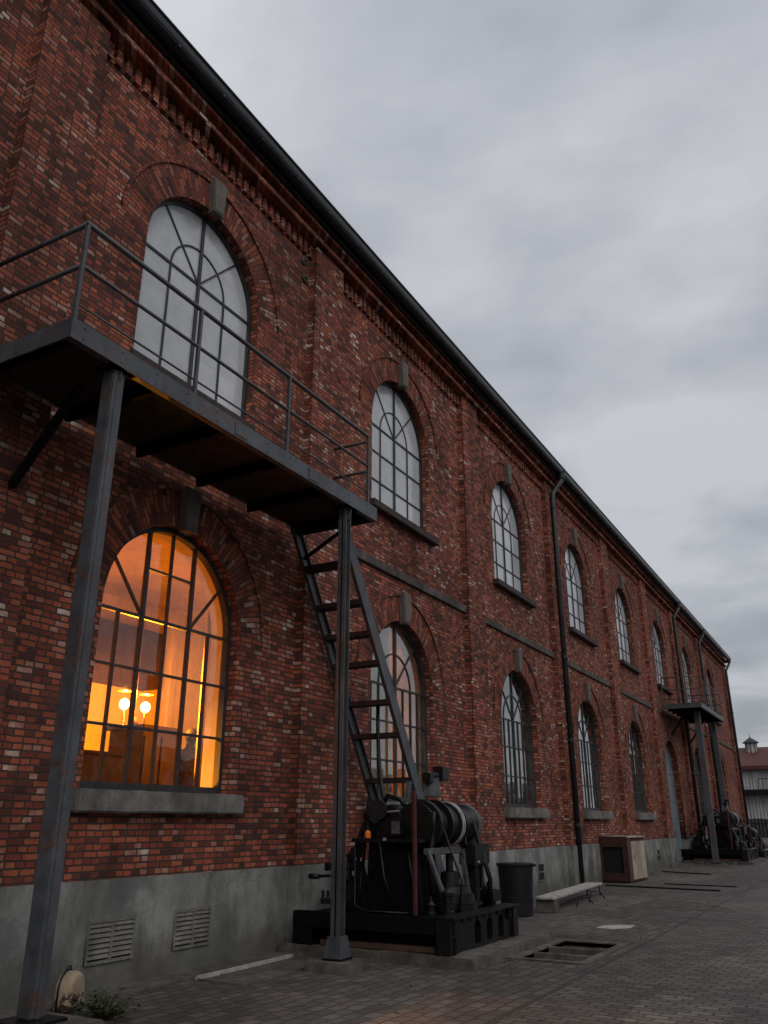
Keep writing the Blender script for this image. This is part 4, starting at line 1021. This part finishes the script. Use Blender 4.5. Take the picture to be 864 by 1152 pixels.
def flat_thing(name, label, cat, mat, pts, w_, h=.03, group=None):
    c = (Vector((*pts[0], 0)) + Vector((*pts[1], 0))) / 2
    mb = MB(c); mb.bar((*pts[0], h / 2), (*pts[1], h / 2), w_, h, bev=.003)
    o = mb.build(name, mat, None, c); return tag(o, label, cat, group)
flat_thing('floor_strip', 'long dark iron strip on the paving just beyond the low bench end', 'strip', M['iron_dark'], ((.5, 24.5), (3.5, 23.95)), .10, .03, 'iron strips across the yard')
flat_thing('floor_strip', 'dark iron strip on the paving beside the beige cabinet door', 'strip', M['iron_dark'], ((1.75, 25.95), (3.65, 25.7)), .07, .025, 'iron strips across the yard')
flat_thing('floor_strip', 'short dark iron strip on the paving beyond the cabinet towards the door', 'strip', M['iron_dark'], ((.4, 32.3), (2.1, 31.4)), .12, .03, 'iron strips across the yard')
flat_thing('wooden_batten', 'long whitish batten lying on the ground at the wall foot below the vents', 'batten', M['white_wood'], ((.44, 7.95), (.40, 9.80)), .035, .035)
ca = thing('cover_plate', 'flat stone access cover with a narrow rim in the paving by the white batten', 'cover', (.80, 8.85, 0))
MB(ca.location).box(.50, 1.05, 7.95, 9.72, -.02, .010, .003).build('plate', M['kerb'], ca)
mb = MB(ca.location); mb.box(1.055, 1.09, 7.92, 9.75, -.02, .018); mb.box(.47, 1.05, 7.91, 7.945, -.02, .018); mb.box(.77, .79, 7.95, 9.72, .0105, .0135); mb.build('rim', M['kerb'], ca)
mb = MB((3.15, 15.05, 0)); pts = [(2.93, 14.75), (3.2, 14.72), (3.42, 15.05), (3.4, 15.4), (3.15, 15.3), (2.95, 15.1)]
mb.prism(pts, .002, .012, 'z'); tag(mb.build('cardboard_sheet', M['paper'], None, (3.15, 15.05, 0)), 'pale torn flat sheet lying alone on the paving beyond the pit', 'cardboard')

# backpack leaning at the wall foot
bp_ = thing('backpack', 'small beige printed backpack with black piping leaning at the wall foot by the thick post', 'backpack', (.55, 6.08, .03), rz=R(20))
mb = MB(); n = 9; rings = []
prof = [(-.135, 0), (-.15, .02), (-.152, .10), (-.145, .19), (-.115, .26), (-.06, .30), (0, .312), (.06, .30), (.115, .26), (.145, .19), (.152, .10), (.15, .02), (.135, 0)]
vs = []
for dx, s in ((-.07, .90), (-.05, 1.0), (.04, 1.0), (.075, .90), (.085, .7)):
    vs.append([mb.bm.verts.new((dx, p[0] * s, .155 + (p[1] - .155) * s if s < 1 else p[1])) for p in prof])
for a, b_ in zip(vs, vs[1:]):
    for k in range(len(prof)): f_ = mb.bm.faces.new((a[k], a[(k + 1) % len(prof)], b_[(k + 1) % len(prof)], b_[k])); f_.smooth = True
mb.bm.faces.new(vs[0][::-1]); mb.bm.faces.new(vs[-1])
mb.build('bag', M['print'], bp_)
MB().tube([(-.03, p[0] * 1.01, p[1] * 1.01 + .002) for p in prof], .010, 8).build('piping', M['iron'], bp_)
mb = MB(); mb.box(.075, .11, -.10, .10, .03, .15, .015); mb.build('front_pocket', M['print'], bp_)
MB().tube([(-.03, -.04, .31), (-.03, -.03, .345), (-.03, .03, .345), (-.03, .04, .31)], .007, 8).build('handle', M['iron'], bp_)

# weed
wd = thing('weed_plant', 'small leafy green weed growing from the paving by the thick post', 'plant', (1.05, 6.05, 0))
mb = MB(); ml = MB(); rng = random.Random(3)
for k in range(46):
    a = rng.uniform(0, 2 * math.pi); L_ = rng.uniform(.10, .34); hh = rng.uniform(.05, .20) * (1.2 if L_ < .2 else 1)
    P = [Vector((0, 0, 0)), Vector((math.cos(a) * L_ * .45, math.sin(a) * L_ * .45, hh * .75)), Vector((math.cos(a) * L_, math.sin(a) * L_, hh))]
    mb.tube(P, [.004, .003, .0015], 5)
    for j in range(9):
        t_ = .25 + .75 * j / 8; p = P[0].lerp(P[1], t_ * 2) if t_ < .5 else P[1].lerp(P[2], t_ * 2 - 1)
        b2_ = a + rng.uniform(-1.5, 1.5); s = rng.uniform(.018, .042); up_ = rng.uniform(-.3, .7)
        s *= 1.5; d = Vector((math.cos(b2_), math.sin(b2_), up_)).normalized(); sd = d.cross(Vector((0, 0, 1))).normalized(); nn = sd.cross(d)
        ml.quad(p, p + d * s * .5 + sd * s * .38 + nn * .004, p + d * s * 1.15, p + d * s * .5 - sd * s * .38 + nn * .004)
mb.build('stem', M['stem'], wd); ml.build('foliage', M['leaf'], wd)

bm_ = MB(); rg = random.Random(21)
for k in range(420):
    if k % 3: x_ = .38 + abs(rg.gauss(0, .10)); y_ = rg.uniform(5, 34)
    else: x_ = rg.uniform(.5, 4.6); y_ = rg.uniform(5, 22)
    if PX0 - .1 < x_ < PX1 + .1 and PY0 - .1 < y_ < PY1 + .1: continue
    if x_ < 2.9 and 9.8 < y_ < 13: x_ = 2.92 + rg.uniform(0, .05)
    r_ = rg.uniform(.006, .019); q = bmesh.ops.create_icosphere(bm_.bm, subdivisions=1, radius=r_)
    for v in q['verts']: v.co = Vector((v.co.x * rg.uniform(.7, 1.4) + x_, v.co.y + y_, v.co.z * .6 + r_ * .4))
tag(bm_.build('loose_grit', M['kerb']), 'loose grit and small stones scattered on the paving by the wall foot', 'grit', kind='stuff')

# ------------------------------------------------------------------ background: white shed with red roof and lantern
FY = 86.0
sh = thing('white_shed', 'white corrugated two storey shed with dull red roof beyond the warehouse end', 'shed', (-2, FY, 0))
o3 = sh.location
MB(o3).box(-22, 9, FY, FY + 12, 0, 6.6).build('wall', M['corr'], sh)
mb = MB(o3); mb.prism([(FY - .5, 6.38), (FY + 6, 8.45), (FY + 12.5, 6.38), (FY + 12.5, 6.5), (FY + 6, 8.62), (FY - .5, 6.52)], -22.5, 9.5, 'x'); rf = mb.build('roof', M['redroof'], sh)
MB(o3).box(-22.4, 9.4, FY - .6, FY - .5, 6.2, 6.5).build('fascia', M['redroof'], sh)
MB(o3).box(-22, 9, FY - .9, FY - .0, 4.0, 4.45).build('canopy_beam', M['iron'], sh)
mb = MB(o3)
for k in range(11):
    xx = -1.5 + k * .95; mb.tube([(xx, FY - .85, 4.45), (xx, FY - .85, 5.35)], .035, 6)
mb.tube([(-1.5, FY - .85, 5.35), (8, FY - .85, 5.35)], .035, 6)
mb.build('railing', M['iron'], sh)
cx_, cy_ = -2.15, FY + 4.5
mb = MB(o3); mb.lathe((cx_, cy_, 7.6), (0, 0, 1), [(0, .52), (1.35, .52)], 8); lt = mb.build('lantern', M['white_wood'], sh)
mb = MB(o3); mb.lathe((cx_, cy_, 8.9), (0, 0, 1), [(0, .52), (0, .75), (.08, .75), (.3, .42), (.5, .12), (.55, .04), (.85, .02)], 8); mb.build('lantern_roof', M['roof'], lt)
mb = MB(o3)
for k in range(8):
    a = 2 * math.pi * (k + .0) / 8; mb.tube([(cx_ + .52 * math.cos(a), cy_ + .52 * math.sin(a), 7.7), (cx_ + .52 * math.cos(a), cy_ + .52 * math.sin(a), 8.9)], .045, 6)
mb.build('lantern_post', M['roof'], lt)

fe = thing('board_fence', 'black stained board fence standing in front of the white shed', 'fence', (-3, 78, 0))
mb = MB(fe.location); r2 = random.Random(5)
for k in range(90): mb.box(-20 + k * .26, -20 + k * .26 + .24, 78, 78.04, 0, 1.93 + r2.uniform(-.03, .03))
mb.build('boards', M['hedge'], fe)
mb = MB(fe.location); mb.box(-20, 3.4, 78.045, 78.1, .5, .62); mb.box(-20, 3.4, 78.045, 78.1, 1.5, 1.62); mb.build('fence_rail', M['hedge'], fe)
for k, (x_, y_, s) in enumerate(((1.4, 62.5, .45), (.2, 66, .6))):
    mb = MB(); bmesh.ops.create_icosphere(mb.bm, subdivisions=3, radius=s)
    for v in mb.bm.verts: v.co *= 1 + .3 * noise.noise(v.co * 2.2 + Vector((k * 5, 0, 0))); v.co.z = v.co.z * .7 + s * .4
    tag(mb.build('boulder', M['kerb'], None, (x_, y_, 0)), ('smaller grey boulder by the far corner of the warehouse', 'larger grey boulder farther off beyond the warehouse corner')[k], 'boulder')

# building on the other side of the yard, seen mirrored in the glass
op = thing('opposite_building', 'low brick building across the yard, mirrored in the ground floor windows', 'building', (34, 50, 0))
mb = MB(op.location); mb.box(34, 46, -30, 130, 0, 5.4); mb.build('wall', M['far_brick'], op)
mb = MB(op.location); mb.prism([(33.5, 5.4), (46.5, 5.4), (40, 7.2)], -30.5, 130.5, 'y'); mb.build('roof', M['roof'], op)
for k in range(24):
    yy = -24 + k * 6.4
    f_ = link('window', fill_mesh('window', [arch_loop(yy, 1.1, 1.8, 4.2), arch_loop(yy, 1.0, 1.9, 4.2)], 33.93, 34.0), M['white_wood'], op)
    for v in f_.data.vertices: v.co -= op.location
    g_ = link('pane', fill_mesh('pane', [arch_loop(yy, 1.02, 1.85, 4.2)], 33.95, 33.97), M['sky_pane'], f_)
    for v in g_.data.vertices: v.co -= op.location
